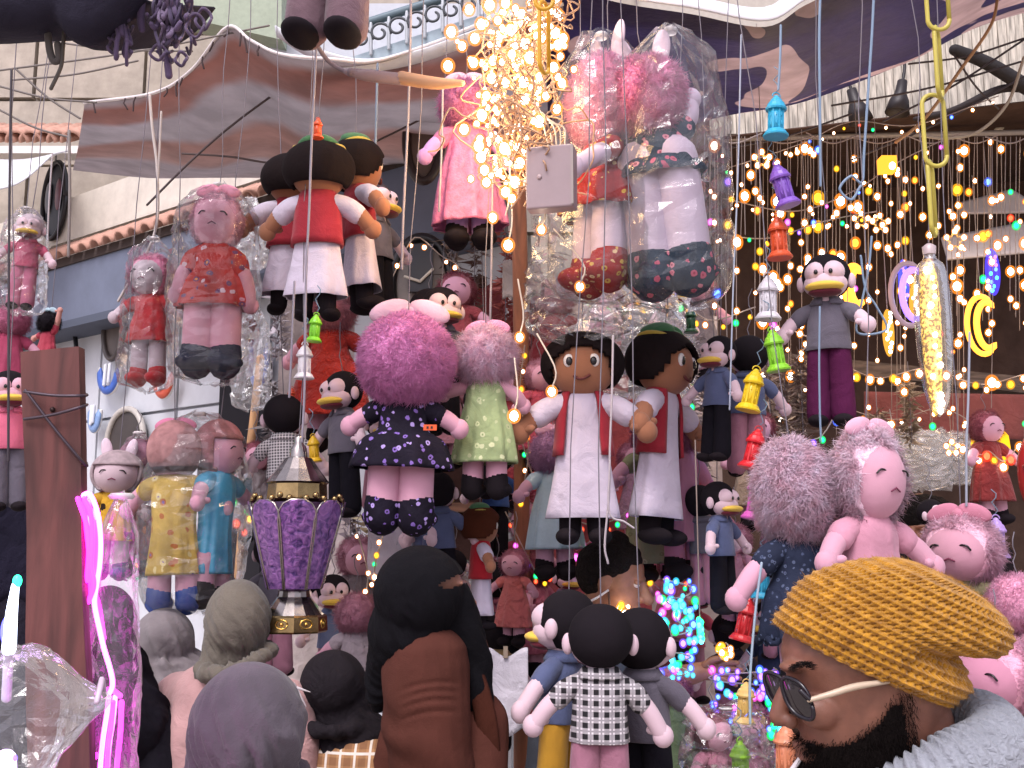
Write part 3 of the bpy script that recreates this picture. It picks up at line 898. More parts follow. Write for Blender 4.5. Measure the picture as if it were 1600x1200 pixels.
def fluffy(px, pt, pb, d, rot, label, dress, furcol='#c77a9d', hr=.17, skin='#c795a8', hem=.24, shoes=None, bow='#d3a3b6', face=False, tilt=(0, 0), up=None,
           nf=2600, fl=.06, arms=None, legr=.062, sleeve=True, flat=False, ears=False, hang_=True, wide=.2, lace=None, hz=None, name='plush_doll'):
    loc, S = base(px, pt, pb, d)
    if tilt == (0, 0): tilt = (0, 3.0 * math.sin(px * 1.3 + pt))
    r = thing(name, label, 'doll', loc, rot, tilt)
    sk = cloth(skin, .9, wr=.12, var=.07)
    hz = hz or hr
    zc = 1 - hz; fm = furmat(furcol)
    c = (0, 0, zc); rr = (hr, hr * .95, hz)
    hb = ell(c, (hr * .96, hr * .92, hz * .96), 28, 18)
    hd = mk('head', cloth(furcol, .95, wr=.9, wscale=30) if not flat else sk, r, hb, k=S)
    keep = None
    if face:
        keep = lambda q: ~((q[:, 1] < -.35) & (q[:, 2] < .62) & (np.abs(q[:, 0]) < .8))
        fc = mk('face', sk, r, ell((0, -hr * .2, zc - hz * .06), (hr * .84, hr * .85, hz * .84), 26, 16), k=S)
        for s in (-1, 1):
            mk('eyelash', M_EYE, fc, lash(fc, S, (s * hr * .36, -hr * .965, zc + hz * .06), hr * .17), k=S)
        mk('mouth', plain('#6d2a45', .7), fc, tube([(-hr * .14, -hr * 1.035, zc - hz * .32), (0, -hr * 1.06, zc - hz * .25), (hr * .14, -hr * 1.035, zc - hz * .32)], hr * .025, 6), k=S)
    if not flat:
        fu = mk('fur', fm, r, fur((0, 0, 0), rr, int(nf * 3.6), fl * .85, .0017, seed=int(px) % 97 + 1, keep=keep, curl=.38), k=S, smooth=False)
        fu.location = (0, 0, zc * S)
        fu['kind'] = 'stuff'
    else:
        mk('hair', fm, r, drop_faces(ell((0, .01, zc + .01), (hr * 1.06, hr * 1.04, hz * 1.05), 30, 20), lambda q: (q[1] < -hr * .3 and q[2] < zc + hz * .45 and face) or q[2] < zc - hz * .75), k=S, solid=.008)
    if bow:
        bm = cloth(bow, .9, wr=.3)
        zt = zc + hz * .93
        b = mk('bow', bm, r, ell((-hr * .42, -hr * .1, zt + hr * .14), (hr * .46, hr * .12, hr * .24), 16, 10, rot=(-18, 'Y')),
               ell((hr * .42, -hr * .1, zt + hr * .14), (hr * .46, hr * .12, hr * .24), 16, 10, rot=(18, 'Y')), k=S)
        mk('bow_knot', bm, b, ell((0, -hr * .14, zt + hr * .1), (hr * .16, hr * .18, hr * .16), 12, 8), k=S)
    if ears:
        for s in (-1, 1):
            mk('ear', cloth('#d2bcc8', .9, wr=.1), r, ell((s * hr * .5, 0, zc + hz * 1.15), (hr * .24, hr * .12, hr * .52), 16, 12, rot=(s * 12, 'Y')), k=S)
    zn = zc - hz * .82
    w = wide
    mk('dress', dress, r, lathe([(.05, zn + .03), (.085, zn), (.115, zn - .06), (.12, zn - .14), (w * .82, (zn + hem) / 2 - .03), (w, hem + .02), (w * .97, hem)], 64, .75, (.075, 9, px), nz=20), k=S)
    if lace:
        ph = np.linspace(0, 2 * math.pi, 60)
        rr_ = w * (1 + .05 * np.sin(ph * 9))
        mk('lace_trim', lace, r, tube(np.stack([rr_ * np.cos(ph), .75 * rr_ * np.sin(ph), hem + .012 * np.sin(ph * 18)], -1), .012, 6, caps=False), k=S)
    arm_pair(r, S, dress if sleeve else None, (.09, 0, zn - .04), (.25, -.06, zn - .17), skin=sk, r=(.045, .042, .036), sl=.34, asym=arms)
    sm = shoes or M_BLACK
    for s in (-1, 1):
        lg = mk('leg', sk, r, tube([(s * .07, 0, hem + .08), (s * .072, 0, hem * .5), (s * .075, 0, .06)], [legr, legr, legr * .95], 14, n=8), k=S)
        mk('shoe', sm, lg, ell((s * .078, -.035, .05), (legr * 1.2, .1, .05)), tube([(s * .075, 0, .05), (s * .075, 0, .11)], legr * 1.05, 14), k=S)
    if hang_: hang(r, S * (.985), S, up=up)
    return r

FL_PURP = floral('#16111f', '#7a5fa8', '#a48fc8', 46)
FL_RED = floral('#8e2020', '#c9a44a', '#d8b98a', 40, '#8e2020')
FL_NAVY = floral('#223242', '#b0566c', '#c97f8e', 34, '#8f3a50')
FL_RED2 = floral('#b2352f', '#d7b7c0', '#6f3f63', 34, '#d98a4a')
FL_GRN = floral('#8f9f74', '#aab38c', '#b7bd98', 40, '#7d8f64')
FL_YEL = floral('#c9ab57', '#d9c98f', '#b56f3c', 30, '#8a6fa0')
LACE_B = floral('#20273a', '#454f68', '#525c74', 75, '#1a2030')
CAMO = floral('#b98f2e', '#241a14', '#2f2014', 26, '#2a1c14')
SATIN = plain('#3f9bc0', .32, var=.18, bumpv=.5, scale=9)
SATIN2 = plain('#93aab9', .35, var=.15, bumpv=.6, scale=12)
SATINP = plain('#b8688e', .42, var=.35, bumpv=.9, scale=38)
DENIM = cloth('#4f5878', .9, wr=.4); GREY = cloth('#5a5560', .9, wr=.4); PURPL = cloth('#4d1a3d', .9, wr=.4)
PINKT = cloth('#9c6a7c', .9, wr=.4); BLKT = cloth('#15131a', .95, wr=.3); MUST = cloth('#b98a2e', .9, wr=.3)
PLAID = plaid('#cfc9cc', '#141216', '#8d888c', 48)
PLAID2 = plaid('#b9b3b4', '#4a474c', '#d8d4d4', 120)
REDF = cloth('#b03028', .8, wr=1.0, wscale=30)

# brown boy dolls
boy(913, 512, 852, 2.85, -6, 'brown boy doll facing front in white robe and open red vest', cap=False)
boy(1024, 508, 852, 2.97, 55, 'brown boy doll with green cap turned towards the pale denim dolls', tilt=(0, 4))
boy(492, 210, 500, 2.78, 176, 'boy doll seen from behind, green and yellow cap under orange lantern', vary=.0)
boy(566, 206, 488, 2.95, 112, 'boy doll in side view with green cap behind the back-turned boy doll', tilt=(0, -3))
boy(452, 232, 492, 3.12, 200, 'boy doll half hidden, brown hand and white sleeve sticking out left', cap=False, hang_=False)
boy(752, 792, 985, 3.0, 95, 'small boy doll with shaggy brown hair and plain green cap beside black veil', hair='#4a2618', vest='#a8202c')
# fluffy dolls
fluffy(622, 482, 826, 2.7, 178, 'plush doll with big magenta fur head and black-purple floral dress', FL_PURP, furcol='#d98fc0', hr=.222, hz=.225, hem=.27, shoes=FL_PURP, bow='#c9a5b5', wide=.235, legr=.082, nf=5200, fl=.045, tilt=(0, 2),
       arms={-1: (-.25, -.02, .47), 1: (.245, -.02, .47)})
fluffy(757, 508, 778, 2.8, 165, 'plush doll with pale pink fur head and green printed dress', FL_GRN, furcol='#fac2dc', hr=.165, hem=.2, bow='#d98fb5', wide=.19, nf=3200, fl=.085, arms={1: (.26, -.02, .62), -1: (-.2, -.1, .55)}, sleeve=False)
fluffy(1276, 684, 1100, 2.32, 205, 'plush doll with shaggy pink fur head in dark blue lace dress', LACE_B, furcol='#f5c6d6', hr=.145, hz=.205, hem=.25, bow=None, wide=.2, nf=6500, fl=.06, tilt=(0, -4), lace=LACE_B, arms={-1: (-.1, -.1, .4), 1: (.27, -.05, .42)})
fluffy(1362, 668, 1090, 2.3, 24, 'large pink plush doll with embroidered lashes looking over mustard beanie', cloth('#bb8597', .95, wr=.3), furcol='#f5c8d8', skin='#c493a4', hr=.14, hz=.185, hem=.2, bow='#d2a1b4', face=True, wide=.18, nf=3800, fl=.06, tilt=(0, 2))
fluffy(1515, 808, 1130, 2.55, -40, 'plush doll with spiky bow and olive dress behind mustard beanie', cloth('#6f6a4f', .9), furcol='#eab4c6', skin='#bd8c9c', hr=.185, hz=.17, hem=.2, bow='#b9788c', face=True, nf=3600, fl=.06)
fluffy(1575, 1000, 1300, 2.2, -55, 'pink plush doll peeping out right of grey knit scarf', cloth('#7a6a58', .9), furcol='#e5a6bc', skin='#b87f94', hr=.23, hz=.21, hem=.2, bow=None, face=True, nf=3600, fl=.05, up=.1)
fluffy(1606, 900, 1140, 2.45, -90, 'pink fur doll cut by the olive dress doll, facing away', cloth('#a06f80', .9), furcol='#eba4bf', hr=.2, bow=None, nf=2000, up=.1)
fluffy(935, 62, 452, 2.82, -62, 'bagged plush doll in red and gold floral dress and matching boots', FL_RED, furcol='#e58fb4', skin='#c0b0c2', hr=.165, hz=.21, hem=.31, shoes=FL_RED, bow=None, ears=True, face=False, wide=.2, nf=2600, fl=.05, legr=.075, arms={-1: (-.16, -.22, .45), 1: (.16, -.22, .42)})
fluffy(1052, 66, 448, 2.75, 168, 'bagged plush doll in dark floral dress with bare thick legs', FL_NAVY, furcol='#e58fb4', skin='#c0b0c2', hr=.16, hz=.185, hem=.46, shoes=FL_NAVY, bow=None, ears=True, wide=.19, nf=2600, fl=.05, legr=.1, tilt=(0, -6), arms={-1: (-.17, -.02, .78), 1: (.2, -.03, .5)})
fluffy(328, 290, 582, 3.0, 4, 'pink doll in red floral frock with black belt, packed in clear bag', FL_RED2, furcol='#e0a0b4', skin='#d69dae', hr=.14, hz=.165, hem=.35, shoes=cloth('#1c2036'), bow='#dc8fa8', face=True, wide=.2, nf=1800, fl=.03, legr=.085, arms={-1: (-.19, -.03, .43), 1: (.2, -.03, .38)})
fluffy(230, 392, 602, 3.2, -8, 'grey-faced doll with pink curls and red outfit in a bag', cloth('#b0232a', .8, wr=.6), furcol='#d27fa0', skin='#b9aab2', hr=.17, hem=.32, shoes=cloth('#a81f26'), bow=None, face=True, wide=.17, nf=1600, fl=.05)
fluffy(270, 662, 958, 2.88, 186, 'bagged doll in long yellow flowered dress and shiny blue boots', FL_YEL, furcol='#dda2a0', hr=.13, hz=.15, hem=.2, shoes=plain('#22428c', .25), bow='#cf7f9c', flat=True, wide=.14, hang_=True, tilt=(0, -2))
fluffy(327, 660, 948, 2.94, 70, 'bagged doll in sky blue satin dress facing the green bulb', SATIN, furcol='#d6989c', hr=.13, hz=.15, hem=.18, bow=None, flat=True, wide=.13, shoes=M_BLACK, face=True, tilt=(0, 1.5))
fluffy(171, 708, 905, 3.05, 8, 'white bunny doll in yellow and black printed shirt', CAMO, furcol='#c9b6ba', skin='#bfa9b0', hr=.19, hz=.17, hem=.3, bow=None, ears=True, face=True, flat=True, wide=.16, shoes=cloth('#2d3a6a'))
fluffy(213, 690, 900, 3.12, 30, 'slim doll wrapped in pink film beside the bunny doll', cloth('#b3566e', .6), furcol='#b87f98', skin='#b3667c', hr=.13, hem=.16, bow=None, flat=True, wide=.13, up=.1)
fluffy(735, 112, 388, 3.05, 4, 'doll in puffy pink lace skirt behind the glowing fairy lights', SATINP, furcol='#c77ea8', skin='#b78ac0', hr=.15, hem=.13, wide=.21, nf=1600, arms={-1: (-.24, -.06, .53), 1: (.22, -.04, .5)})
fluffy(515, 440, 705, 3.3, 180, 'doll in red tinsel dress behind lime lantern', REDF, furcol='#c78a96', hr=.15, hem=.2, wide=.24, nf=1400, up=.1)
fluffy(868, 672, 905, 3.15, 12, 'doll in pale blue satin skirt left of the white robe', SATIN2, furcol='#b58ab0', skin='#b98fa6', hr=.15, hem=.2, wide=.2, nf=1400, up=.1)
fluffy(1072, 640, 905, 3.12, 30, 'slim mauve plush doll beside the turned boy doll', cloth('#a06a80', .9), furcol='#a86a86', skin='#a0627c', hr=.13, hem=.22, wide=.14, nf=1400, bow=None, arms={1: (.3, -.05, .33), -1: (-.2, 0, .4)}, up=.1)
fluffy(1030, 640, 912, 3.25, 0, 'doll in sage dress under the turned boy doll', floral('#7d8062', '#969a7a', '#6c7052', 40), furcol='#a86a86', hr=.13, hem=.12, wide=.2, nf=1000, up=.1)
# felt dolls with black hoods and beaks
penguin(1300, 388, 668, 2.75, -22, 'felt doll in grey shirt and purple trousers beside orange lantern', GREY, PURPL, arms={-1: (-.24, -.06, .53), 1: (.22, -.14, .55)})
penguin(1118, 520, 722, 2.92, -52, 'felt doll in denim shirt and black trousers beside yellow lantern', DENIM, BLKT)
penguin(1166, 520, 745, 3.04, 172, 'back-turned felt doll in pink trousers behind yellow and red lanterns', DENIM, PINKT, up=.14)
penguin(1132, 752, 960, 2.93, 48, 'felt doll in denim shirt looking at the pink lantern', DENIM, BLKT)
penguin(1105, 758, 948, 3.08, 140, 'felt doll in grey shirt and mauve trousers with arm stretched left', GREY, PINKT, up=.14)
penguin(540, 576, 810, 2.9, -42, 'felt doll in black trousers half behind the purple floral dress', GREY, BLKT, up=.14)
penguin(447, 614, 850, 3.02, 182, 'back-turned felt doll in small checked shirt above purple lantern', PLAID2, GREY)
penguin(428, 830, 1058, 3.05, 170, 'felt doll in pink trousers below the big purple lantern', GREY, PINKT, up=.14)
penguin(658, 736, 950, 3.04, -62, 'felt doll in side view hung over the black veil', DENIM, PINKT, up=.14)
penguin(690, 736, 952, 2.98, 172, 'back-turned felt doll in denim vest over the black veil', DENIM, BLKT, up=.14)
penguin(688, 442, 680, 3.02, 22, 'felt doll with open beak right of magenta fur head', GREY, BLKT)
penguin(662, 446, 680, 3.12, 178, 'black hood of felt doll just above magenta fur head', GREY, BLKT, up=.14)
penguin(594, 276, 500, 3.2, 62, 'felt doll peering out behind the side-view boy doll', GREY, BLKT, head='#3a3338', up=.14)
penguin(868, 926, 1290, 2.25, -118, 'felt doll in blue shirt and mustard trousers hung in a trio', DENIM, MUST)
penguin(936, 950, 1330, 2.08, 180, 'back-turned felt doll in black and white checked shirt', PLAID, PINKT, arms={1: (.27, -.02, .5), -1: (-.26, -.02, .47)})
penguin(1012, 956, 1320, 2.2, 148, 'felt doll in grey striped shirt at the other side of the trio', GREY, BLKT)
penguin(30, 328, 485, 3.0, 14, 'white duck doll in pink bag with orange beak', cloth('#b4506c', .6, wr=.8), cloth('#b86a86', .7), head='#b8a7b0')
fluffy(68, 484, 590, 3.4, -20, 'small dark-haired doll in red dress above the wooden post', cloth('#a63a4c', .8, wr=.5), furcol='#1f1a20', skin='#c08a80', hr=.17, hem=.25, wide=.18, bow='#9fb6c0', nf=900, arms={1: (.2, -.02, .98), -1: (-.25, 0, .6)})
fluffy(2, 470, 640, 3.2, 30, 'doll in raspberry dress cut off beside the thin dark wire', cloth('#9a3a58', .8), furcol='#a8607c', hr=.16, nf=700, bow=None)
penguin(12, 575, 800, 2.6, 30, 'doll in pink striped jumper beside the wooden post', cloth('#c2607a', .9), GREY, face='#c79aa8')
# doll hanging out of the top of the picture, only trousers and shoes in view
penguin(507, -420, 78, 2.5, -8, 'doll with mauve trousers and black shoes dangling above the awning', GREY, cloth('#6b545c', .9, wr=.5))
# rear rows: smaller or half hidden dolls deeper in the stall
REAR = [(790, 560, 800, 3.9, 'fl', '#8c2f3a', 20, 'dark red'), (820, 790, 990, 3.8, 'fl', '#b34a58', -30, 'coral'), (790, 880, 1090, 3.5, 'pg', '#9c5a74', 160, 'rose'),
        (1010, 420, 620, 4.1, 'fl', '#6a6668', 10, 'ash grey'), (860, 430, 640, 4.2, 'fl', '#8a3038', 170, 'brick red'), (945, 395, 560, 3.6, 'fl', '#c28aa2', 40, 'baby pink'),
        (1090, 420, 600, 4.0, 'fl', '#7d7478', -20, 'stone grey'), (560, 840, 1060, 3.6, 'fl', '#84797f', 20, 'dove grey'), (610, 800, 1000, 3.7, 'fl', '#a9a2b2', 180, 'lilac grey'),
        (520, 900, 1100, 3.4, 'pg', '#5b6688', 20, 'slate blue'), (770, 690, 870, 3.6, 'pg', '#2b4a86', 200, 'royal blue'), (1185, 640, 830, 3.7, 'fl', '#a08b78', -10, 'tan'),
        (1225, 730, 930, 3.6, 'fl', '#8d6a80', 30, 'plum grey'), (1080, 900, 1100, 3.7, 'pg', '#9a3a4c', 30, 'crimson'), (845, 860, 1060, 3.55, 'fl', '#b0627a', 60, 'dusky rose'),
        (1150, 960, 1180, 3.4, 'pg', '#3a3440', 190, 'charcoal'), (1210, 940, 1150, 3.3, 'pg', '#2b3148', -60, 'ink blue'), (720, 420, 620, 4.0, 'fl', '#8a3a40', 0, 'wine red'),
        (1060, 1040, 1260, 3.0, 'fl', '#5f7050', 200, 'moss green'), (560, 930, 1150, 3.1, 'fl', '#9b8f96', 190, 'silver grey'), (1120, 1120, 1330, 2.7, 'fl', '#b8788e', 30, 'salmon pink'),
        (1190, 1110, 1330, 2.8, 'fl', '#b06a86', -30, 'orchid pink'), (770, 960, 1180, 3.3, 'pg', '#b99a6a', 200, 'sand'), (1555, 640, 820, 4.2, 'fl', '#7d2a2a', 20, 'rust red')]
REAR += [(745, 600, 780, 3.55, 'pg', '#8a8f9c', 150, 'mist blue'), (845, 560, 740, 3.5, 'fl', '#b0485a', 25, 'watermelon'), (700, 560, 730, 3.6, 'fl', '#a0707e', 190, 'old rose'),
         (585, 640, 800, 3.5, 'pg', '#b59a3c', 30, 'mustard'), (470, 760, 930, 3.45, 'fl', '#9a8fa0', 200, 'pale violet'), (620, 890, 1060, 3.4, 'fl', '#c08a9c', 15, 'blush'),
         (800, 860, 1010, 3.3, 'fl', '#c26a6a', -20, 'peach red'), (880, 880, 1040, 3.45, 'pg', '#7a6a86', 30, 'thistle'), (1050, 860, 1030, 3.5, 'fl', '#c0707c', 160, 'strawberry'),
         (1000, 690, 860, 3.6, 'fl', '#8f6f86', 10, 'amethyst'), (1150, 820, 990, 3.35, 'fl', '#b8889a', -35, 'shell pink'), (1215, 860, 1030, 3.3, 'pg', '#6f7c98', 200, 'powder blue'),
         (1045, 430, 590, 3.8, 'pg', '#8d8088', 30, 'fog grey'), (700, 860, 1020, 3.35, 'pg', '#a88a94', 170, 'pinkish grey'), (395, 690, 850, 3.6, 'fl', '#8d8488', 25, 'pebble grey'),
         (1470, 780, 940, 3.3, 'pg', '#5f5060', 40, 'dark plum'), (1420, 930, 1080, 2.9, 'fl', '#b88090', 200, 'carnation')]
for i, (px, a, b_, d, kd, col, rt, cn) in enumerate(REAR):
    lab = f'{cn} doll hanging deeper in the stall behind the front row'
    if kd == 'fl':
        fluffy(px, a, b_, d, rt, lab, cloth(col, .8, wr=.8, wscale=24), furcol=('#a86a80', '#b07a8c', '#8c4a58')[i % 3], hr=.15, hem=.2, wide=.2, nf=900, bow=None, face=abs(rt) < 50, up=.12)
    else:
        penguin(px, a, b_, d, rt, lab, cloth(col, .9), (BLKT, PINKT)[i % 2], up=.12)
# ------------------------------------------------------------------ clear plastic bags
def bag(px, pt, pb, w, d, label, depth=.16, seed=1, mat=None, flare=1.0, gather=True, nu=26, nv=30, amp=.0085):
    loc, S = base(px, pt, pb, d)
    W = w / FPX * d / 2
    t = thing('plastic_bag', label, 'bag', loc)
    g = np.random.default_rng(seed)
    zs = np.linspace(0, 1, nv)
    prof = np.interp(zs, [0, .015, .08, .5, .85, .95, 1.0], [.25, .8 * flare, 1.0 * flare, 1.0, .82, .45 if gather else .8, .12 if gather else .8])
    ph = np.linspace(0, 2 * math.pi, nu, endpoint=False)
    X = W * prof[:, None] * np.sign(np.cos(ph)) * np.abs(np.cos(ph)) ** .8
    Y = depth * .5 * prof[:, None] * np.sign(np.sin(ph)) * np.abs(np.sin(ph)) ** .8
    Z = np.repeat(zs[:, None] * S, nu, 1)
    v = np.stack([X, Y, Z], -1).reshape(-1, 3)
    nz = np.array([noise.turbulence(Vector((x * 9 + seed, y * 9, z * 5)), 2, True) for x, y, z in v])
    dv = np.stack([X, Y * 2, 0 * Z], -1).reshape(-1, 3); dv /= (np.linalg.norm(dv, axis=1)[:, None] + 1e-9)
    v = v + dv * ((nz - .5)[:, None] * amp * 2) + g.normal(size=v.shape) * np.array([1, .8, 1.5]) * amp * .32 * (d / 2.8)
    f = gridfaces(nu, nv, True)
    tri = []
    for q in f:
        tri += [[q[0], q[1], q[2]], [q[0], q[2], q[3]]] if (q[0] * 7 + q[2]) % 3 else [[q[1], q[2], q[3]], [q[1], q[3], q[0]]]
    mk('film', mat or film(.022, .12), t, (v, tri), smooth=False)
    mk('tie', plain('#cfc9c9', .4), t, lathe([(.016, S * .975), (.02, S * .985), (.016, S * .995)], 10))
    return t
bag(945, 22, 470, 175, 2.82, 'clear bag round the red and gold floral doll', .3, 3, flare=1.05)
bag(1058, 12, 480, 180, 2.75, 'clear bag round the dark floral doll with thick legs', .3, 4, flare=1.0, amp=.011)
bag(900, 330, 530, 165, 2.88, 'crumpled empty end of clear bag below the floral boots', .12, 5, gather=False, amp=.02)
bag(328, 272, 600, 150, 3.0, 'clear bag round the red floral frock doll', .24, 6, flare=.9)
bag(228, 362, 610, 84, 3.2, 'clear bag round the grey-faced doll with pink curls', .2, 7)
bag(298, 640, 960, 180, 2.92, 'shared clear bag round the yellow dress and blue dress dolls', .28, 8, flare=.85)
bag(30, 318, 490, 66, 3.0, 'clear bag round the white duck doll', .16, 9)
bag(206, 672, 905, 70, 3.1, 'clear bag round the slim pink wrapped doll', .15, 10)
bag(385, 305, 420, 60, 3.6, 'loose crumpled foil-like bag left of the boy dolls', .1, 11, amp=.01, mat=film(.18, .3))
bag(392, 480, 640, 60, 3.7, 'long crumpled bag hanging by the blue boat dishes', .1, 12, amp=.01, mat=film(.15, .25))
bag(1440, 672, 765, 96, 5.0, 'clear bag of goods hung on the shelf beam', .2, 13, gather=False, amp=.012, mat=film(.3, .15))
bag(1490, 676, 755, 70, 5.05, 'second clear bag of goods below the red counter cloth', .2, 14, gather=False, amp=.012, mat=film(.25, .15))
bag(990, 440, 620, 190, 3.4, 'wide crumpled clear bag behind the boy doll heads', .15, 15, gather=False, amp=.025, mat=film(.12, .2))
bag(700, 880, 1000, 110, 3.5, 'crumpled clear bag behind the black veil', .15, 16, gather=False, amp=.02, mat=film(.12, .2))
bag(1140, 1110, 1280, 150, 2.6, 'clear bag over the salmon pink doll', .3, 17, gather=False, amp=.02)
# inflated bag low on the left, tied to the neon bag
loc = P(30, 1120, 1.35)
t = thing('plastic_bag', 'puffed clear bag with twisted neck in front of the wooden post', 'bag', loc)
v, f = ell((0, 0, 0), (.082, .075, .088), 34, 24)
tw = np.clip((v[:, 0] - .035) / .06, 0, 1)
v[:, 1] *= (1 - .8 * tw); v[:, 2] = v[:, 2] * (1 - .82 * tw) + tw * .028
v[:, 0] += tw ** 2 * .055
nz = np.array([noise.turbulence(Vector((x * 20, y * 34, z * 34)), 4, True) for x, y, z in v])
ln_ = np.linalg.norm(v, axis=1)[:, None]
v = v + v / ln_ * ((nz - .6) * .007)[:, None]
tri = []
for q in f: tri += [[q[0], q[1], q[2]], [q[0], q[2], q[3]]] if len(q) == 4 else [q]
mk('film', film(.05, .14), t, (v, tri), smooth=False)
mk('tie', plain('#c9b4c9', .4), t, tube([(.1, -.012, .02), (.1, 0, .045), (.1, .012, .025)], .004, 6))

# ------------------------------------------------------------------ wooden post, neon rope
pp = thing('wooden_post', 'reddish brown square wooden post wrapped with wire', 'post', P(82, 1200, 1.62))
pp.location.z = 0
tp = P(83, 548, 1.62); bt = Vector(((76 - 800) / FPX * 1.485, tp.y, P(75, 1200, 1.5).z))
zt = tp.z; w = .083
v, f = box((0, 0, zt / 2), (w, w * .8, zt))
segs = []
M_POST = wood('#5a312e', scale=4)
nz_ = 30
g = []
for z in np.linspace(0, zt, nz_):
    for a, b_ in ((-1, -1), (-.3, -1), (.4, -1), (1, -1), (1, 1), (-1, 1)):
        g.append((a * w / 2 + .002 * math.sin(z * 11 + a * 5), b_ * w * .14 + .002 * math.sin(z * 17 + a * 9), z + (.004 * a if z == zt else 0)))
ff = gridfaces(6, nz_, True); ff.append([(nz_ - 1) * 6 + j for j in range(6)])
lean = (tp.x - bt.x) / (tp.z - bt.z)
g = np.array(g); g[:, 0] += (g[:, 2] - zt) * lean + tp.x - pp.location.x; g[:, 1] += tp.y - pp.location.y
mk('shaft', M_POST, pp, (g, ff), smooth=False)
for (x0, y0, x1, y1) in ((38, 612, 132, 618), (38, 655, 132, 634), (40, 610, 132, 725)):
    mk('wire', plain('#4a4048', .4, .6), pp, tube([P(x0, y0, 1.585), P((x0 + x1) / 2, (y0 + y1) / 2 + 3, 1.58), P(x1, y1, 1.585), P(x1 + 3, y1 - 2, 1.64)], .0022, 6, n=12), org=pp.location)
mk('nail', plain('#3a2d2c', .4, .8), pp, ell(P(82, 640, 1.59), (.004, .004, .004), 8, 6), org=pp.location)
NEON = glow('#ff30ea', 3.2); NEON2 = glow('#ff62f2', 4.5)
np_ = thing('neon_rope', 'glowing pink neon rope light coiled beside the wooden post', 'light', P(150, 1090, 1.58))
def npt(x, y, o=0): return P(x, y, 1.58, o)
paths = [
    [(128, 775), (140, 772), (152, 800), (157, 840), (156, 880), (150, 920), (148, 945), (156, 985), (163, 1015), (172, 1045), (176, 1070), (168, 1086), (152, 1084)],
    [(124, 790), (128, 840), (133, 880), (135, 910), (128, 935), (122, 948)],
    [(126, 778), (140, 820), (143, 860), (140, 905)],
    [(133, 785), (150, 830), (150, 870), (146, 905), (138, 926)],
    [(121, 935), (138, 928), (146, 935), (152, 960), (158, 1000)],
    [(136, 778), (146, 800), (149, 840), (147, 880), (151, 912), (143, 938)], [(130, 782), (135, 830), (139, 870), (136, 912), (130, 960), (126, 1010)],
    [(128, 800), (131, 850), (130, 900), (126, 930)], [(133, 940), (128, 990), (133, 1040), (145, 1075)],
    [(120, 1100), (121, 1140), (119, 1190), (118, 1290)], [(186, 1100), (184, 1150), (178, 1210), (176, 1290)], [(146, 1095), (148, 1140), (143, 1185), (150, 1290)],
    [(170, 1090), (166, 1120), (160, 1160), (156, 1210), (155, 1300)],
    [(176, 1092), (172, 1130), (166, 1170), (163, 1215), (162, 1300)],
    [(181, 1094), (178, 1130), (172, 1180), (170, 1300)],
    [(118, 1098), (116, 1130), (114, 1160)], [(123, 1096), (127, 1130), (130, 1150)],
    [(128, 1155), (138, 1163), (148, 1164)], [(150, 1180), (143, 1200), (140, 1300)], [(150, 1086), (168, 1080), (184, 1090)]]
for i, pth in enumerate(paths):
    mk('tube', NEON2 if i in (0, 12, 13) else NEON, np_, tube([npt(x, y, .012 * math.sin(i * 2.1)) for x, y in pth], .0036, 7, n=len(pth) * 5), org=np_.location)
bag(163, 770, 1260, 78, 1.58, 'clear bag holding the glowing pink neon rope', .08, 21, flare=1.25, amp=.006, mat=film(.05, .12))
# light-up wands at the left edge
wd = thing('light_wand', 'white and blue light-up wand with green tip at the post', 'light', P(16, 1010, 1.66))
mk('shaft', glow('#d8e4ff', 3.2), wd, tube([P(14, 1015, 1.7), P(18, 960, 1.7), P(24, 915, 1.7)], [.011, .009, .006], 10, n=10), org=wd.location)
mk('tip', glow('#28ffb0', 3.5), wd, ell(P(27, 908, 1.7), (.007, .006, .01)), org=wd.location)
mk('base', glow('#5a5cff', 2.0), wd, ell(P(8, 985, 1.7), (.007, .006, .02)), org=wd.location)
mk('handle', plain('#d0c8e8', .3), wd, tube([P(14, 1015, 1.7), P(10, 1090, 1.7)], .008, 8), org=wd.location)
wd = thing('light_wand', 'glowing violet wand base under the puffed bag', 'light', P(8, 1195, 1.4))
mk('shaft', glow('#e0b8ff', 4), wd, tube([P(8, 1188, 1.42), P(10, 1260, 1.42)], .014, 10), org=wd.location)
mk('cap', glow('#6a50ff', 3), wd, ell(P(20, 1185, 1.42), (.006, .005, .005)), org=wd.location)

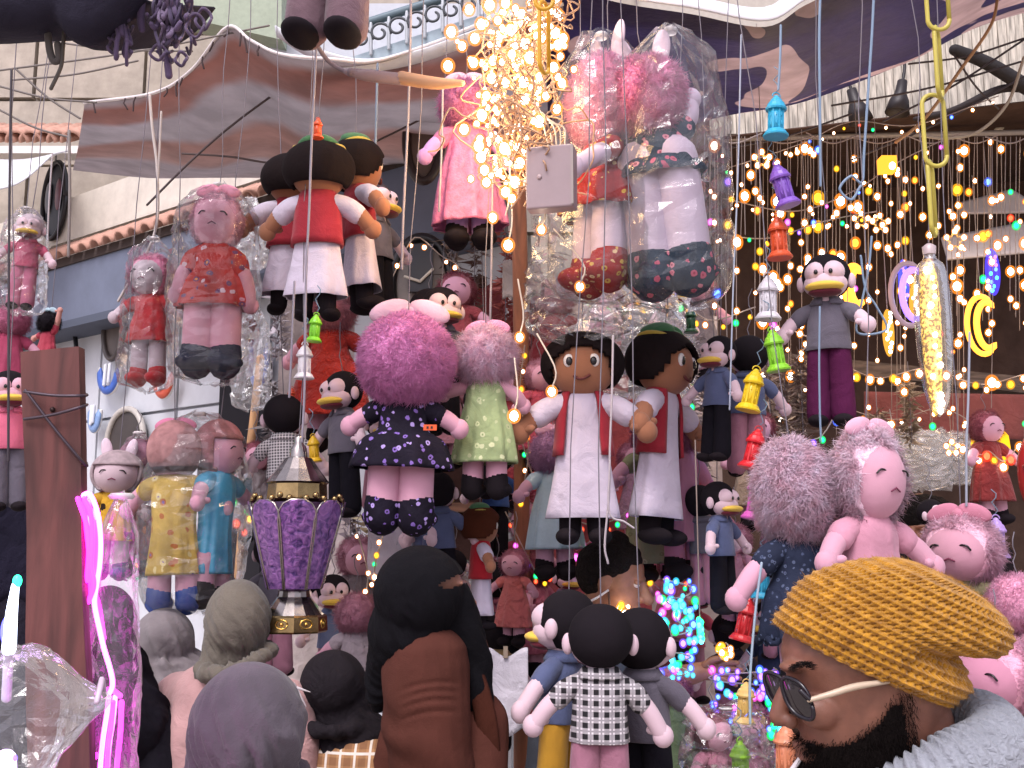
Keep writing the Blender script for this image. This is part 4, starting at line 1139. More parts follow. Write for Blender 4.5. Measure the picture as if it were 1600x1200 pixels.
# ------------------------------------------------------------------ small plastic lanterns
def lantern(px, pt, pb, d, col, label, tilt=0, group=None, rz=0, lit=None, strg=True):
    loc, S = base(px, pt, pb, d)
    t = thing('plastic_lantern', label, 'lantern', loc, rz, (0, tilt))
    m = plain(col, .35, spec=.5, var=.06, scale=30)
    mk('base', m, t, lathe([(.0, 0), (.27, 0), (.28, .035), (.25, .07), (.22, .12), (.19, .15), (0, .15)], 16), k=S, smooth=False)
    b = mk('body', m, t, lathe([(.15, .14), (.14, .4), (.15, .62)], 12), k=S, solid=.004)
    for i in range(8):
        a = i * math.pi / 4
        mk('rib', m, b, box((.16 * math.sin(a), -.16 * math.cos(a), .38), (.04, .035, .5), Matrix.Rotation(a, 3, 'Z')), smooth=False, k=S)
    mk('window_bars', m, b, *[tube([(.16 * math.sin(a) , -.16 * math.cos(a), z - .03), (.16 * math.sin(a), -.16 * math.cos(a), z + .03)], .016, 5) for z in (.28, .48) for a in (.39, 1.18, 1.96, 2.75, 3.53, 4.3, 5.1, 5.9)], k=S)
    rf = mk('roof', m, t, lathe([(.0, .6), (.22, .6), (.235, .64), (.215, .67), (.2, .7), (.18, .76), (.16, .785), (.14, .8), (.11, .86), (.07, .9), (.05, .94), (.0, .96)], 14), k=S, smooth=False)
    ph = np.linspace(0, math.pi, 12)
    mk('loop', m, rf, tube(np.stack([.09 * np.cos(ph), 0 * ph, .93 + .09 * np.sin(ph)], -1), .014, 6), k=S)
    if lit:
        mk('lamp', glow(lit, 2.5), t, ell((0, 0, .3), (.1, .1, .2)), k=S)
    if strg: hang(t, S * 1.02, S, up=.07, r=.0014, mat=plain('#6f8698', .7))
    return t
LG = 'row of hanging plastic lanterns'
for a in [
    (1212, 142, 214, 2.7, '#2f9fc4', 'sky blue plastic lantern under the navy tarpaulin', 3), (1232, 248, 322, 2.7, '#7a52b0', 'violet plastic lantern below the sky blue one', -14),
    (1219, 332, 404, 2.72, '#c9502a', 'orange plastic lantern beside grey shirt felt doll', -2), (1200, 425, 500, 2.74, '#c9c6cc', 'white plastic lantern below the orange lantern', 2),
    (1217, 510, 580, 2.7, '#7fc02c', 'lime plastic lantern beside the grey shirt doll hand', -8), (1168, 570, 642, 2.74, '#dcbc1e', 'yellow plastic lantern before denim shirt doll', 14),
    (1170, 664, 732, 2.72, '#c9252e', 'red plastic lantern between yellow and pink lanterns', 16), (1178, 736, 812, 2.7, '#c257a8', 'pink plastic lantern beside the denim doll beak', 10),
    (1190, 872, 935, 2.7, '#2a8fb0', 'turquoise plastic lantern before the blue lace dress', 4), (1158, 930, 1002, 2.7, '#b8262c', 'dark red plastic lantern below mauve trousers', 14),
    (1162, 1064, 1130, 2.65, '#d9b468', 'amber plastic lantern among blue lights', 6), (1158, 1156, 1230, 2.5, '#7fae2a', 'green plastic lantern over salmon pink bag', 0),
    (490, 488, 534, 2.7, '#78c428', 'small lime lantern on cord under boy dolls', 4), (475, 534, 592, 2.72, '#d3cfd3', 'small white lantern on cord below small lime one', 0),
    (496, 182, 216, 2.72, '#d4552c', 'small orange lantern tip above the green caps', 0), (492, 678, 722, 2.95, '#d9ad24', 'small yellow lantern behind checked shirt doll', -6),
    (1080, 478, 520, 3.3, '#1f4a2c', 'dark green lantern behind the clear bag', 0), (455, 604, 634, 3.1, '#c9482c', 'tiny orange lantern above the black hood', 0),
    (1228, 1130, 1215, 1.9, '#c97f5c', 'peach plastic lantern right under the sunglasses', 2)]:
    px, pt, pb, d, col, lab, tl = a
    lantern(px, pt, pb, d, col, lab, tl, LG, rz=px % 40, strg=px not in (496, 455), lit=None)
lantern(1560, 806, 872, 3.0, '#a88ac8', 'lilac lantern with glowing white band behind pink spiky bow doll', 0, LG, lit='#c9a0ff')
# price tag
tg = thing('price_tag', 'orange price tag beside black-purple floral dress', 'tag', P(672, 668, 2.62))
mk('card', plain('#d9541e', .6), tg, box((0, 0, 0), (.032, .002, .014)), smooth=False)
mk('digits', plain('#2a1410', .6), tg, box((-.006, -.002, 0), (.005, .001, .006)), box((.004, -.002, 0), (.005, .001, .006)), smooth=False)

# ------------------------------------------------------------------ big faceted lantern
loc, S = base(458, 700, 988, 2.62)
t = thing('faceted_lantern', 'large purple and brass faceted lantern with mirror panels', 'lantern', loc, 12)
BR = plain('#8f7a55', .22, 1.0, var=.25, scale=30); SIL = plain('#9a938f', .18, 1.0, var=.2, scale=25)
m, n, l, b_ = newmat('purple_foil')
vt = tex(n, l, 'ShaderNodeTexNoise', 55, Detail=5, Distortion=1.2)
r_ = ramp2(n, lin('#3f2c62'), lin('#a070b0'), .3, .7); l.new(vt.outputs[0], r_.inputs[0]); l.new(r_.outputs[0], b_.inputs['Base Color'])
b_.inputs['Metallic'].default_value = .4; b_.inputs['Roughness'].default_value = .2
bump(n, l, b_, vt.outputs[0], .4)
FOIL = m
NS = 8
mk('base_band', BR, t, lathe([(0, 0), (.175, 0), (.185, .01), (.18, .085), (.17, .095)], NS), k=S, smooth=False)
for i in range(NS):
    a = i * 2 * math.pi / NS + math.pi / NS
    c = np.array([.168 * math.sin(a), -.168 * math.cos(a), .05])
    ph = np.linspace(0, 2 * math.pi, 9)
    rot = np.array(Matrix.Rotation(a, 3, 'Z'))
    hp = np.stack([.035 * np.cos(ph), 0 * ph, .025 * np.sin(ph)], -1) @ rot.T + c
    mk('ornament', plain('#c9a558', .25, 1), t, tube(hp, .006, 5, caps=False), ell(c, (.012, .012, .012), 8, 6), k=S)
mk('lower_cone', SIL, t, lathe([(.16, .095), (.09, .19), (.085, .225)], NS * 2), k=S, smooth=False)
mk('core', plain('#4a3550', .3, .6), t, lathe([(.085, .22), (.19, .66), (.16, .7)], NS * 2), k=S, smooth=False)
for i in range(NS):
    a = i * 2 * math.pi / NS
    w0, w1 = .062, .1
    pts = []
    for z, w_ in ((.235, w0), (.3, w0 * 1.1), (.6, w1), (.65, w1 * .95), (.685, w1 * .75), (.705, w1 * .35)):
        pts.append((z, w_))
    rad = lambda z: .135 + (z - .235) / .47 * .115
    V = []
    for z, w_ in pts:
        V += [(-w_, -rad(z), z), (0, -rad(z) - .014, z), (w_, -rad(z), z)]
    V = np.array(V) @ np.array(Matrix.Rotation(a, 3, 'Z')).T
    pn = mk('panel', FOIL, t, (V, gridfaces(3, len(pts), False)), smooth=False, k=S, solid=.004)
    edge = [(-w_, -rad(z) - .003, z) for z, w_ in pts] + [(w_, -rad(z) - .003, z) for z, w_ in pts[::-1]]
    E = np.array(edge) @ np.array(Matrix.Rotation(a, 3, 'Z')).T
    mk('panel_edge', SIL, pn, tube(E, .006, 5), k=S)
    for q in (-.05, 0, .05):
        c = np.array([q, -.235 - .01 * (q == 0), .715 + (.015 if q == 0 else 0)]) @ np.array(Matrix.Rotation(a + .39, 3, 'Z')).T
        mk('bead', BR, t, ell(c, (.018, .018, .018), 8, 6), k=S)
mk('neck_band', BR, t, lathe([(.155, .7), (.165, .72), (.16, .8), (.17, .81)], NS), k=S, smooth=False)
mk('upper_cone', SIL, t, lathe([(.175, .81), (.12, .88), (.075, .945), (.06, .95)], NS * 2), k=S, smooth=False)
mk('finial', SIL, t, lathe([(.05, .945), (.045, 1.0), (.025, 1.03), (.03, 1.06), (.0, 1.08)], 12), k=S)
hang(t, S * 1.07, S, up=1.2)

# ------------------------------------------------------------------ fairy lights
WARM = '#ffb24a'; M_CORE = glow('#fff0d8', 22); M_HALO = halo('#ff9028', 1.0, .62); M_HALOB = halo('#ff9440', 1.25, .6)  # halo materials put the bloom round each bulb into an emissive shell
M_WIRE = plain('#a88468', .6); M_WIRE2 = plain('#8f8078', .6); M_WIREC = plain('#cbbba8', .3)
CORE = MB(ell((0, 0, 0), (.58, .58, .7), 10, 8)).mesh('bulb', M_CORE)
HALO = MB(ell((0, 0, 0), (1, 1, 1.25), 14, 10)).mesh('bulb_halo', M_HALO)
HALOB = MB(ell((0, 0, 0), (1, 1, 1.1), 14, 10)).mesh('bulb_halo', M_HALOB)
def colour_bulb(col, s=6):
    return MB(ell((0, 0, 0), (.6, .6, .75), 10, 8)).mesh('bulb', glow(col, s)), MB(ell((0, 0, 0), (1, 1, 1.2), 12, 8)).mesh('bulb_halo', halo(col, .9, .6))
CB = {k: colour_bulb(c, s) for k, (c, s) in dict(g=('#18ff7a', 5), b=('#4a70ff', 7), r=('#ff4a2c', 5), p=('#ff5ae0', 5), c=('#40d8ff', 5), a=('#ffb020', 5), v=('#8a5aff', 6), o=('#ff8a28', 5)).items()}
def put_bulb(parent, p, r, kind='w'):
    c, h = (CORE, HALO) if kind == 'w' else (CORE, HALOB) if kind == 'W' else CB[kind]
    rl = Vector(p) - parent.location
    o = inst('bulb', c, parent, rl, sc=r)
    k = inst('bulb_halo', h, o, (0, 0, 0), sc=1.0)  # shell with the bulb's glow painted in as emission, not a solid part
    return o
# warm bundle
fb = thing('fairy_light_bundle', 'thick glowing bundle of warm white fairy lights with wires', 'fairy lights', P(810, 260, 2.62))
g = random.Random(3)
wires = MB()
for i in range(85):
    x0 = g.gauss(818, 34); y0 = g.uniform(-40, 220); x = x0; y = y0
    pts = []
    dd = 2.62 + g.uniform(-.06, .09)
    for k in range(9):
        pts.append(P(x, y, dd + g.uniform(-.025, .025)))
        x += g.gauss(0, 18) - (x - 812) * .12; y += g.uniform(-12, 40)
        if y > 330: break
    if len(pts) > 2: wires.add(tube([tuple(p) for p in pts], .0022, 5, n=len(pts) * 3))
wo = wires.obj('wire_tangle', M_WIRE, fb, org=fb.location)
fix = [(700, 103), (722, 72), (705, 50), (740, 98), (770, 95), (752, 38), (778, 32), (815, 22), (820, 68), (760, 150), (753, 180), (725, 202), (748, 228), (752, 245), (788, 232), (757, 266), (760, 285), (778, 268), (848, 35), (870, 20), (868, 52), (845, 58), (872, 70), (875, 25), (800, 85), (806, 105), (818, 128), (853, 150), (820, 155), (800, 48), (742, 60),
       (865, 105), (880, 60), (812, 200), (805, 285), (812, 255), (790, 300), (770, 340), (794, 383), (846, 359), (906, 448), (812, 527), (800, 310), (858, 18), (733, 15), (765, 8), (790, 5), (828, 90), (843, 120), (842, 190), (870, 170), (878, 130), (780, 60), (790, 130), (768, 122), (803, 650), (862, 612)]
for x, y in fix:
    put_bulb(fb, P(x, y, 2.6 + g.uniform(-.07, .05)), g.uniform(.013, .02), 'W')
for i in range(190):
    x = g.gauss(812, 33); y = g.uniform(-60, 290)
    if y > 150: x = 790 + g.gauss(0, 26)
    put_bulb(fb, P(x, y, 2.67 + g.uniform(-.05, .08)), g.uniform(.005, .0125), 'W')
for x, y in ((794, 383), (846, 359), (906, 448), (812, 527), (803, 650), (862, 612), (790, 340)):
    mk('bulb_wire', M_WIREC, fb, tube([P(x, y - 4, 2.6), P(x + 6, y - 35, 2.6), P(x - 4 + (815 - x) * .4, y - 90, 2.62)], .0022, 5, n=8), org=fb.location)
for i in range(5):
    mk('lead_wire', M_WIREC, fb, tube([P(835 + i * 6, 160 + i * 8, 2.6), P(850 + i * 8, 200, 2.6), P(858 + i * 6, 232, 2.6)], .002, 5, n=8), org=fb.location)
pl = bpy.data.lights.new('fairy_glow', 'POINT'); pl.energy = 3.6; pl.color = (1, .62, .26); pl.shadow_soft_size = .06
for i, (x, y) in enumerate(((800, 40), (790, 160), (768, 250))):
    po = bpy.data.objects.new('fairy_glow', pl); COL.objects.link(po); po.parent = fb; po.location = P(x, y, 2.7) - fb.location
# control box
cb = thing('control_box', 'pinkish white plastic light control box with button', 'box', P(862, 330, 2.56))
s = 2.56 / FPX
v, f = box((0, 0, 52 * s), (76 * s, .045, 102 * s))
o = mk('case', plain('#8d7b7e', .45, var=.05), cb, (v, f), smooth=False)
bv = o.modifiers.new('bevel', 'BEVEL'); bv.width = .005; bv.segments = 3
mk('button', plain('#a38f90', .4), cb, ell((-16 * s, -.024, 52 * s), (.006, .003, .006), 12, 8))
mk('lid', plain('#8f8480', .5), cb, box((36 * s, -.002, 52 * s), (.006, .05, 96 * s)), smooth=False)
cb.rotation_euler.z = math.radians(-14)
# inline plug on cable
pg = thing('cable_plug', 'grey inline plug and cable leading to the fairy lights', 'plug', P(640, 120, 2.8))
mk('cable', plain('#6d5f66', .5), pg, tube([P(455, -20, 2.7), P(480, 40, 2.75), P(510, 92, 2.8), P(545, 115, 2.8)], .006, 7, n=20), org=pg.location)
mk('plug', plain('#7b6a70', .45), pg, tube([P(542, 112, 2.8), P(575, 118, 2.8), P(630, 124, 2.8)], [.009, .016, .016], 10, n=10), org=pg.location)
mk('socket', plain('#b98f6c', .45), pg, tube([P(628, 122, 2.8), P(680, 130, 2.75), P(722, 130, 2.7)], [.018, .016, .008], 10, n=10), org=pg.location)
mk('rib_ring', plain('#6a5a60', .5), pg, *[tube([P(548 + i * 5, 113 + i * .6, 2.8), P(550 + i * 5, 113.4 + i * .6, 2.8)], .0125, 8) for i in range(5)], org=pg.location)

# curtain of drop lights in the right stall
g = random.Random(11)
CURT = [(1105, 1190, 3.4), (1180, 1270, 4.6), (1260, 1340, 4.2), (1330, 1420, 4.8), (1410, 1500, 4.5), (1490, 1560, 4.9), (1540, 1620, 4.3)]
names = ['beside the clear doll bag', 'behind the lantern row', 'around the grey shirt doll', 'beside the tangled blue ribbon', 'around the yellow chain', 'before the awning flaps', 'with blue bulbs past the glitter tube']
wme = {}
for ci, (x0, x1, d) in enumerate(CURT):
    t = thing('curtain_lights', 'curtain of warm drop lights ' + names[ci], 'fairy lights', P((x0 + x1) / 2, 215, d))
    mk('header_wire', M_WIRE2, t, tube([P(x0, 212 + g.uniform(-6, 6), d), P((x0 + x1) / 2, 224, d), P(x1, 208 + g.uniform(-6, 6), d)], .003, 5, n=10), org=t.location)
    nd = int((x1 - x0) / 7)
    cl_ = bpy.data.lights.new('curtain_glow', 'POINT'); cl_.energy = 1.6; cl_.color = (1, .6, .25); cl_.shadow_soft_size = .15
    co_ = bpy.data.objects.new('curtain_glow', cl_); COL.objects.link(co_); co_.parent = t; co_.location = P((x0 + x1) / 2, 400, d + .6) - t.location
    for i in range(nd):
        x = x0 + (i + .5) * (x1 - x0) / nd + g.uniform(-2, 2)
        ln_ = g.choice([90, 130, 180, 240, 320, 420, 470]) * g.uniform(.8, 1.1)
        y1 = 215 + ln_
        dd = d + g.uniform(-.35, .35)
        mk('drop_wire', M_WIRE2, t, tube([P(x, 214, dd), P(x + g.uniform(-2, 2), (214 + y1) / 2, dd), P(x + g.uniform(-1.5, 1.5), y1, dd)], .0016, 4, n=6), org=t.location)
        y = 214 + g.uniform(8, 170)
        while y < y1 + 1:
            put_bulb(t, P(x, y, dd), (g.uniform(.008, .0165) if g.random() < .85 else g.uniform(.018, .026)) * dd / 4.2, g.choice('wwwwwwwwwao' if g.random() > .09 else 'gbrpv'))
            y += g.uniform(40, 130)
# more multi coloured strings, sagging across
def light_string(label, pts, d, cols, n, r=.009, seed=0, cat='fairy lights', wire=M_WIRE2):
    g = random.Random(seed)
    t = thing('string_lights', label, cat, P(pts[0][0], pts[0][1], d))
    q = catmull(np.array([tuple(P(x, y, d)) for x, y in pts]), n * 3)
    mk('wire', wire, t, tube(q, .0024, 5), org=t.location)
    for i in range(n):
        p = q[min(len(q) - 1, i * 3 + 1)] + np.array([g.uniform(-.01, .01), g.uniform(-.02, .02), -.018 + g.uniform(-.012, .008)])
        put_bulb(t, p, r * g.uniform(.8, 1.2), cols[i % len(cols)] if len(cols) > 1 else cols)
    return t
light_string('sagging string of coloured bulbs across the pale planks', [(1130, 265), (1250, 225), (1330, 190), (1430, 195), (1560, 150)], 4.4, 'gwwwwbwwar', 18, seed=1, r=.0075)
light_string('rising string of bulbs behind violet lantern', [(1130, 310), (1240, 330), (1330, 300), (1400, 255), (1480, 215)], 4.1, 'wwwawpwb', 14, seed=2, r=.0075)
light_string('coloured bulbs strung behind orange lantern', [(1120, 365), (1200, 372), (1290, 345), (1370, 330)], 4.0, 'wwgawv', 11, seed=3, r=.0075)
light_string('warm bulbs round the rim clock', [(610, 440), (625, 410), (650, 370), (690, 400), (715, 415), (727, 455), (722, 505), (708, 560)], 4.2, 'W', 10, r=.0095, seed=4)
light_string('string of coloured bulbs among rear dolls', [(800, 640), (840, 760), (880, 800), (930, 820), (990, 790), (1040, 700)], 3.45, 'rgrgpvra', 16, seed=5, r=.008)
light_string('coloured bulbs behind the trio of felt dolls', [(790, 800), (830, 880), (850, 905), (905, 870), (1000, 850), (1060, 880)], 3.4, 'rpvgra', 14, seed=6, r=.008)
light_string('warm lights along the shelf beam', [(1250, 600), (1330, 640), (1400, 655), (1480, 640), (1580, 705)], 4.9, 'w', 14, seed=7, r=.011)
light_string('amber bulbs around the dark green lantern', [(970, 370), (985, 420), (1000, 460), (1060, 470), (1110, 500), (1180, 480)], 3.5, 'aawag', 16, seed=8, r=.009)
light_string('warm bulbs below the shelf beam', [(1390, 640), (1400, 700), (1395, 760), (1405, 850), (1390, 900)], 4.0, 'w', 7, seed=9, r=.012)
light_string('purple and blue bulbs above the pink fur doll', [(1215, 720), (1240, 690), (1285, 680), (1320, 610), (1290, 640)], 3.6, 'bvbvg', 9, seed=10, r=.011)
light_string('warm bulbs inside the lower clutter left of veil', [(555, 820), (575, 900), (560, 960), (545, 985)], 3.35, 'W', 9, seed=12, r=.008)
light_string('green and red bulbs behind blue satin dress', [(330, 660), (352, 690), (372, 800), (385, 790), (380, 830)], 3.4, 'gargr', 8, seed=13, r=.012)
light_string('red bulbs under the slim pink doll', [(195, 855), (210, 870), (230, 880), (245, 905)], 3.3, 'rro', 6, seed=14, r=.007)
light_string('warm bulbs below grey shirt doll hand', [(1230, 500), (1245, 520), (1265, 530), (1245, 560)], 3.6, 'w', 5, seed=15, r=.011)
light_string('scattered bulbs at the far edge of the stall', [(1500, 690), (1530, 710), (1545, 705), (1570, 720), (1595, 690)], 4.2, 'waWr', 9, seed=16, r=.016)
# dense blue multi coloured bundles
def bundle(label, box_, d, n, cols, seed):
    g = random.Random(seed)
    x0, y0, x1, y1 = box_
    t = thing('fairy_light_bundle', label, 'fairy lights', P((x0 + x1) / 2, (y0 + y1) / 2, d))
    pts = [(g.uniform(x0, x1), y0 + (y1 - y0) * i / 13) for i in range(14)]
    mk('wire', M_WIRE2, t, tube([P(x, y, d, g.uniform(-.02, .02)) for x, y in pts], .0022, 5, n=60), org=t.location)
    for i in range(n):
        put_bulb(t, P(g.uniform(x0, x1), g.uniform(y0, y1), d + g.uniform(-.04, .06)), g.uniform(.006, .0125), g.choice(cols))
    return t
bundle('dense bundle of cyan and blue lights beside the felt trio', (1028, 905, 1088, 1060), 2.8, 85, 'ccbcbgpvc', 1)
bundle('bundle of violet and green lights around the amber lantern', (1112, 1045, 1215, 1130), 2.9, 55, 'vvbpgcvb', 2)
bundle('loose red and green lights above the cyan bundle', (1045, 780, 1095, 920), 3.2, 24, 'rgrcgra', 3)
bundle('small warm cluster beside the dark-haired man', (968, 945, 995, 962), 2.9, 12, 'aW', 4)
bundle('small amber cluster under the dark red lantern', (1122, 1005, 1142, 1030), 2.8, 10, 'aW', 5)
bundle('blue lights peeping out left of the sunglasses', (1200, 1060, 1222, 1150), 2.3, 12, 'ccbg', 6)
# crescents, stars and glitter tube
def crescent(px, py, w, h, d, col, s, label, frame=None):
    t = thing('crescent_light', label, 'light', P(px, py, d))
    k = d / FPX
    a = np.linspace(math.radians(50), math.radians(310), 22)
    o_ = np.stack([w * k * np.cos(a), 0 * a, h * k * np.sin(a)], -1)
    i_ = np.stack([w * k * (.35 + .72 * np.cos(a)), 0 * a, h * k * .8 * np.sin(a)], -1)
    mk('outer_tube', glow(col, s) if not frame else plain(frame, .4), t, tube(o_, [.003] + [.011] * 20 + [.003], 8, flat=.6))
    mk('inner_tube', glow(col, s), t, tube(i_, [.003] + [.013] * 20 + [.003], 8, flat=.6))
    mk('hook_wire', M_WIRE2, t, tube([(0, 0, h * k * .9), (0, 0, h * k * .9 + .5)], .0016, 4))
    for q in range(2, 21, 4):
        inst('bulb', CORE, t, tuple(o_[q]), sc=.006 * d / 4)
crescent(1535, 508, 24, 46, 4.2, '#ffa030', 1.7, 'warm crescent light ring beyond the glitter tube')
crescent(1420, 460, 28, 50, 4.1, '#8a6aff', 1.6, 'white crescent frame with violet glow beside glitter tube', frame='#b9a0a8')
crescent(1335, 448, 16, 34, 4.0, '#ffa030', 1.7, 'warm moon-shaped light beside the grey shirt doll')
def drop_lamp(px, py, w, h, d, c1, c2, label):
    t = thing('drop_lamp', label, 'light', P(px, py, d)); k = d / FPX
    mk('glass', halo(c1, 1.0, .45), t, ell((0, 0, 0), (w * k, w * k, h * k), 16, 12))
    g = random.Random(int(px))
    for i in range(10):
        z = (i / 9 - .5) * 1.6 * h * k
        inst('bulb', CB[g.choice(c2)][0] if c2 != 'w' else CORE, t, (g.uniform(-.5, .5) * w * k, -.3 * w * k, z), sc=.011)
    mk('wire', M_WIRE2, t, tube([(0, 0, h * k), (0, 0, h * k + .45)], .0018, 4))
drop_lamp(1551, 425, 11, 38, 4.3, '#5a48ff', 'bvc', 'blue violet drop lamp above the warm crescent')
drop_lamp(1412, 440, 8, 36, 4.15, '#5a60ff', 'bcv', 'slim blue drop lamp left of the glitter tube')
drop_lamp(1430, 475, 9, 34, 4.2, '#ffae40', 'w', 'warm drop lamp between crescent frame and glitter tube')
drop_lamp(1388, 520, 9, 38, 4.2, '#ffae40', 'w', 'warm drop lamp under the tangled blue ribbon')
drop_lamp(1288, 640, 6, 22, 3.5, '#38c8ff', 'gcb', 'blue green drop lamp above the pink fur doll')
drop_lamp(1141, 690, 5, 24, 3.2, '#30b8ff', 'cb', 'cyan drop lamp beside black felt trousers')
drop_lamp(1094, 985, 6, 20, 2.75, '#28e0a0', 'gc', 'green chilli-shaped lamp beside the cyan bundle')
def star(px, py, r, d, label, col='w'):
    t = thing('star_light', label, 'light', P(px, py, d)); k = d / FPX
    pts = []
    for i in range(11):
        a = math.pi / 2 + i * math.pi / 5; rr = r * k * (1 if i % 2 == 0 else .45)
        pts.append((rr * math.cos(a), 0, rr * math.sin(a)))
    mk('frame', plain('#c9a060', .4), t, tube(pts, .004, 5))
    for i in range(5):
        a = math.pi / 2 + i * 2 * math.pi / 5
        o = inst('bulb', CORE, t, (r * k * .8 * math.cos(a), -.006, r * k * .8 * math.sin(a)), sc=.013); inst('bulb_halo', HALOB, o)
    mk('wire', M_WIRE2, t, tube([(0, 0, r * k), (0, 0, r * k + .5)], .0016, 4))
star(1492, 376, 18, 4.2, 'warm star light right of the yellow chain end')
star(1375, 350, 16, 4.4, 'warm star light above the blue ribbon knot')
star(1190, 250, 15, 4.0, 'warm star light behind the blue and violet lanterns')
star(1345, 345, 14, 4.6, 'warm star light beside grey shirt doll hood')
star(1262, 425, 16, 3.9, 'warm star light behind the orange lantern')
star(1487, 700, 12, 4.6, 'warm star light near the shelf bags')
# square amber lamp
t = thing('square_lamp', 'small square amber lamp between ribbons and chain', 'light', P(1386, 258, 4.0))
mk('shade', halo('#ff9a30', 1.6, .2), t, box((0, 0, 0), (.055, .055, .055)), smooth=False); inst('bulb', CORE, t, (.012, -.02, -.01), sc=.02)
t = thing('yellow_lamp', 'big glowing yellow lamp shade near the far edge', 'light', P(1548, 705, 4.4))
mk('shade', halo('#ffb020', 1.5, .3), t, lathe([(.05, -.05), (.075, 0), (.07, .06), (.04, .1)], 16)); inst('bulb', CORE, t, (0, -.03, 0), sc=.05)
t = thing('red_toy', 'shiny red toy cut off at the far edge of the stall', 'toy', P(1614, 740, 3.4))
mk('shell', plain('#a01e1e', .25), t, ell((0, 0, 0), (.045, .05, .12), 18, 14)); mk('rim', plain('#7a1414', .3), t, tube([(-.04, -.03, .02), (0, -.052, .03), (.04, -.03, .02)], .006, 6))
# glitter tube
t = thing('glitter_tube', 'long clear glitter tube lamp glowing yellow inside', 'light', P(1468, 652, 2.75))
k = 2.75 / FPX
prof = [(0, 0), (12, 12), (20, 40), (26, 90), (29, 150), (28, 200), (22, 240), (11, 254), (9, 262), (9, 268)]
mk('glass', film(.1, .25, (1, .95, .85)), t, lathe([(a * k, b_ * k) for a, b_ in prof], 24, nz=40))
m, n, l, b_ = newmat('glitter')
vt = tex(n, l, 'ShaderNodeTexNoise', 120, Detail=3)
r_ = ramp2(n, lin('#6a4a10'), lin('#ffcf60'), .42, .6); l.new(vt.outputs[0], r_.inputs[0])
l.new(r_.outputs[0], b_.inputs['Base Color']); l.new(r_.outputs[0], b_.inputs['Emission Color']); b_.inputs['Emission Strength'].default_value = .9
mk('filling', m, t, lathe([(a * k * .55 + .0 * b_, b_ * k) for a, b_ in prof[:-2]], 18, nz=36, c=(-.008, 0, .0)))
g = random.Random(5)
for y in (8, 20, 32, 62, 80, 96, 110, 128, 160, 175, 190, 205, 220, 232):
    inst('bulb', CORE, t, (-.01 + g.uniform(-.012, .012), -.028, y * k), sc=.009 * g.uniform(.8, 1.4))
mk('cap', plain('#b8a8a8', .3), t, lathe([(10 * k, 262 * k), (11 * k, 275 * k), (4 * k, 280 * k)], 14)); hang(t, .44, .4, up=.7)

# ------------------------------------------------------------------ chains, ribbons, ropes
def chain(label, px, ys, d, col, w=17, r=.0052):
    t = thing('plastic_chain', label, 'chain', P(px, ys[-1][1], d)); m = plain(col, .4); k = d / FPX
    for i, (y0, y1, dx) in enumerate(ys):
        c = P(px + dx, (y0 + y1) / 2, d); h = (y1 - y0) / 2 * k; ww = w * k
        ph = np.linspace(0, 2 * math.pi, 33)[:-1]
        x = ww * np.cos(ph); z = np.where(np.sin(ph) > 0, 1, -1) * (h - ww) + ww * np.sin(ph)
        a = .0 if i % 2 == 0 else 1.0
        pts = np.stack([c.x + x * math.cos(a), c.y + x * math.sin(a), c.z + z], -1)
        pts = np.vstack([pts, pts[:1]])
        mk('link', m, t, tube(pts, r, 8, caps=False), org=t.location)
chain('long yellow plastic chain hanging before the planks', 1462, [(-60, 50, 2), (40, 155, 4), (145, 262, -2), (250, 370, -6)], 2.5, '#b5a94a')
chain('short yellow plastic chain in the fairy light bundle', 850, [(-80, 18, 0), (0, 118, 0)], 2.5, '#c9961e', w=14)
BLUE = plain('#7d93ab', .6); CORDM = plain('#8f8a96', .7); ORNG = plain('#b98a5a', .5)
def cord(label, pts, d, r=.0025, mat=CORDM, cat='cord', name='cord'):
    return tag(MB(tube([tuple(P(x, y, d)) for x, y in pts], r, 6, n=len(pts) * 6)).obj(name, mat), label, cat)
cord('pale blue ribbon running down past the violet lantern', [(1282, -20), (1280, 60), (1281, 160), (1282, 290)], 2.8, .0035, BLUE, 'ribbon', 'ribbon')
cord('pale blue ribbon ending in a bow of loops', [(1366, -20), (1362, 60), (1356, 150), (1350, 240), (1347, 285), (1330, 275), (1312, 295), (1330, 312), (1345, 290)], 2.8, .0035, BLUE, 'ribbon', 'ribbon')
cord('tangled blue ribbon crossing beside the grey shirt doll', [(1362, 370), (1357, 420), (1345, 480), (1340, 520), (1385, 515), (1370, 480), (1352, 450), (1345, 400)], 2.82, .003, BLUE, 'ribbon', 'ribbon')
cord('blue string holding the sky blue lantern', [(1220, 40), (1219, 90), (1216, 140)], 2.7, .003, BLUE)
cord('thin blue string in front of the purple trousers', [(1281, 480), (1280, 560), (1281, 640), (1283, 690)], 2.6, .0025, BLUE)
cord('grey cord through the orange lantern and small lanterns', [(497, 0), (492, 120), (487, 220), (483, 330), (478, 440), (476, 600), (472, 690)], 2.66, .003)
cord('long thin cord behind the small lime lantern', [(460, 440), (456, 540), (452, 620)], 2.7, .003)
cord('white cord knotted in front of the white robe', [(958, 525), (956, 620), (953, 700), (952, 770), (945, 850), (950, 880)], 2.7, .0028, plain('#b5abb0', .7))
cord('loose end of white cord before the turned boy doll', [(953, 720), (952, 800), (975, 815), (990, 825)], 2.68, .0025, plain('#b5abb0', .7))
cord('orange-pink cable arching over the pale planks', [(1560, -10), (1548, 40), (1500, 110), (1445, 185), (1400, 222)], 4.0, .006, ORNG, 'cable', 'cable')
cord('long cream cable sagging below the planks', [(1600, 90), (1575, 160), (1530, 205), (1480, 216), (1440, 212)], 4.0, .006, plain('#a89880', .5), 'cable', 'cable')
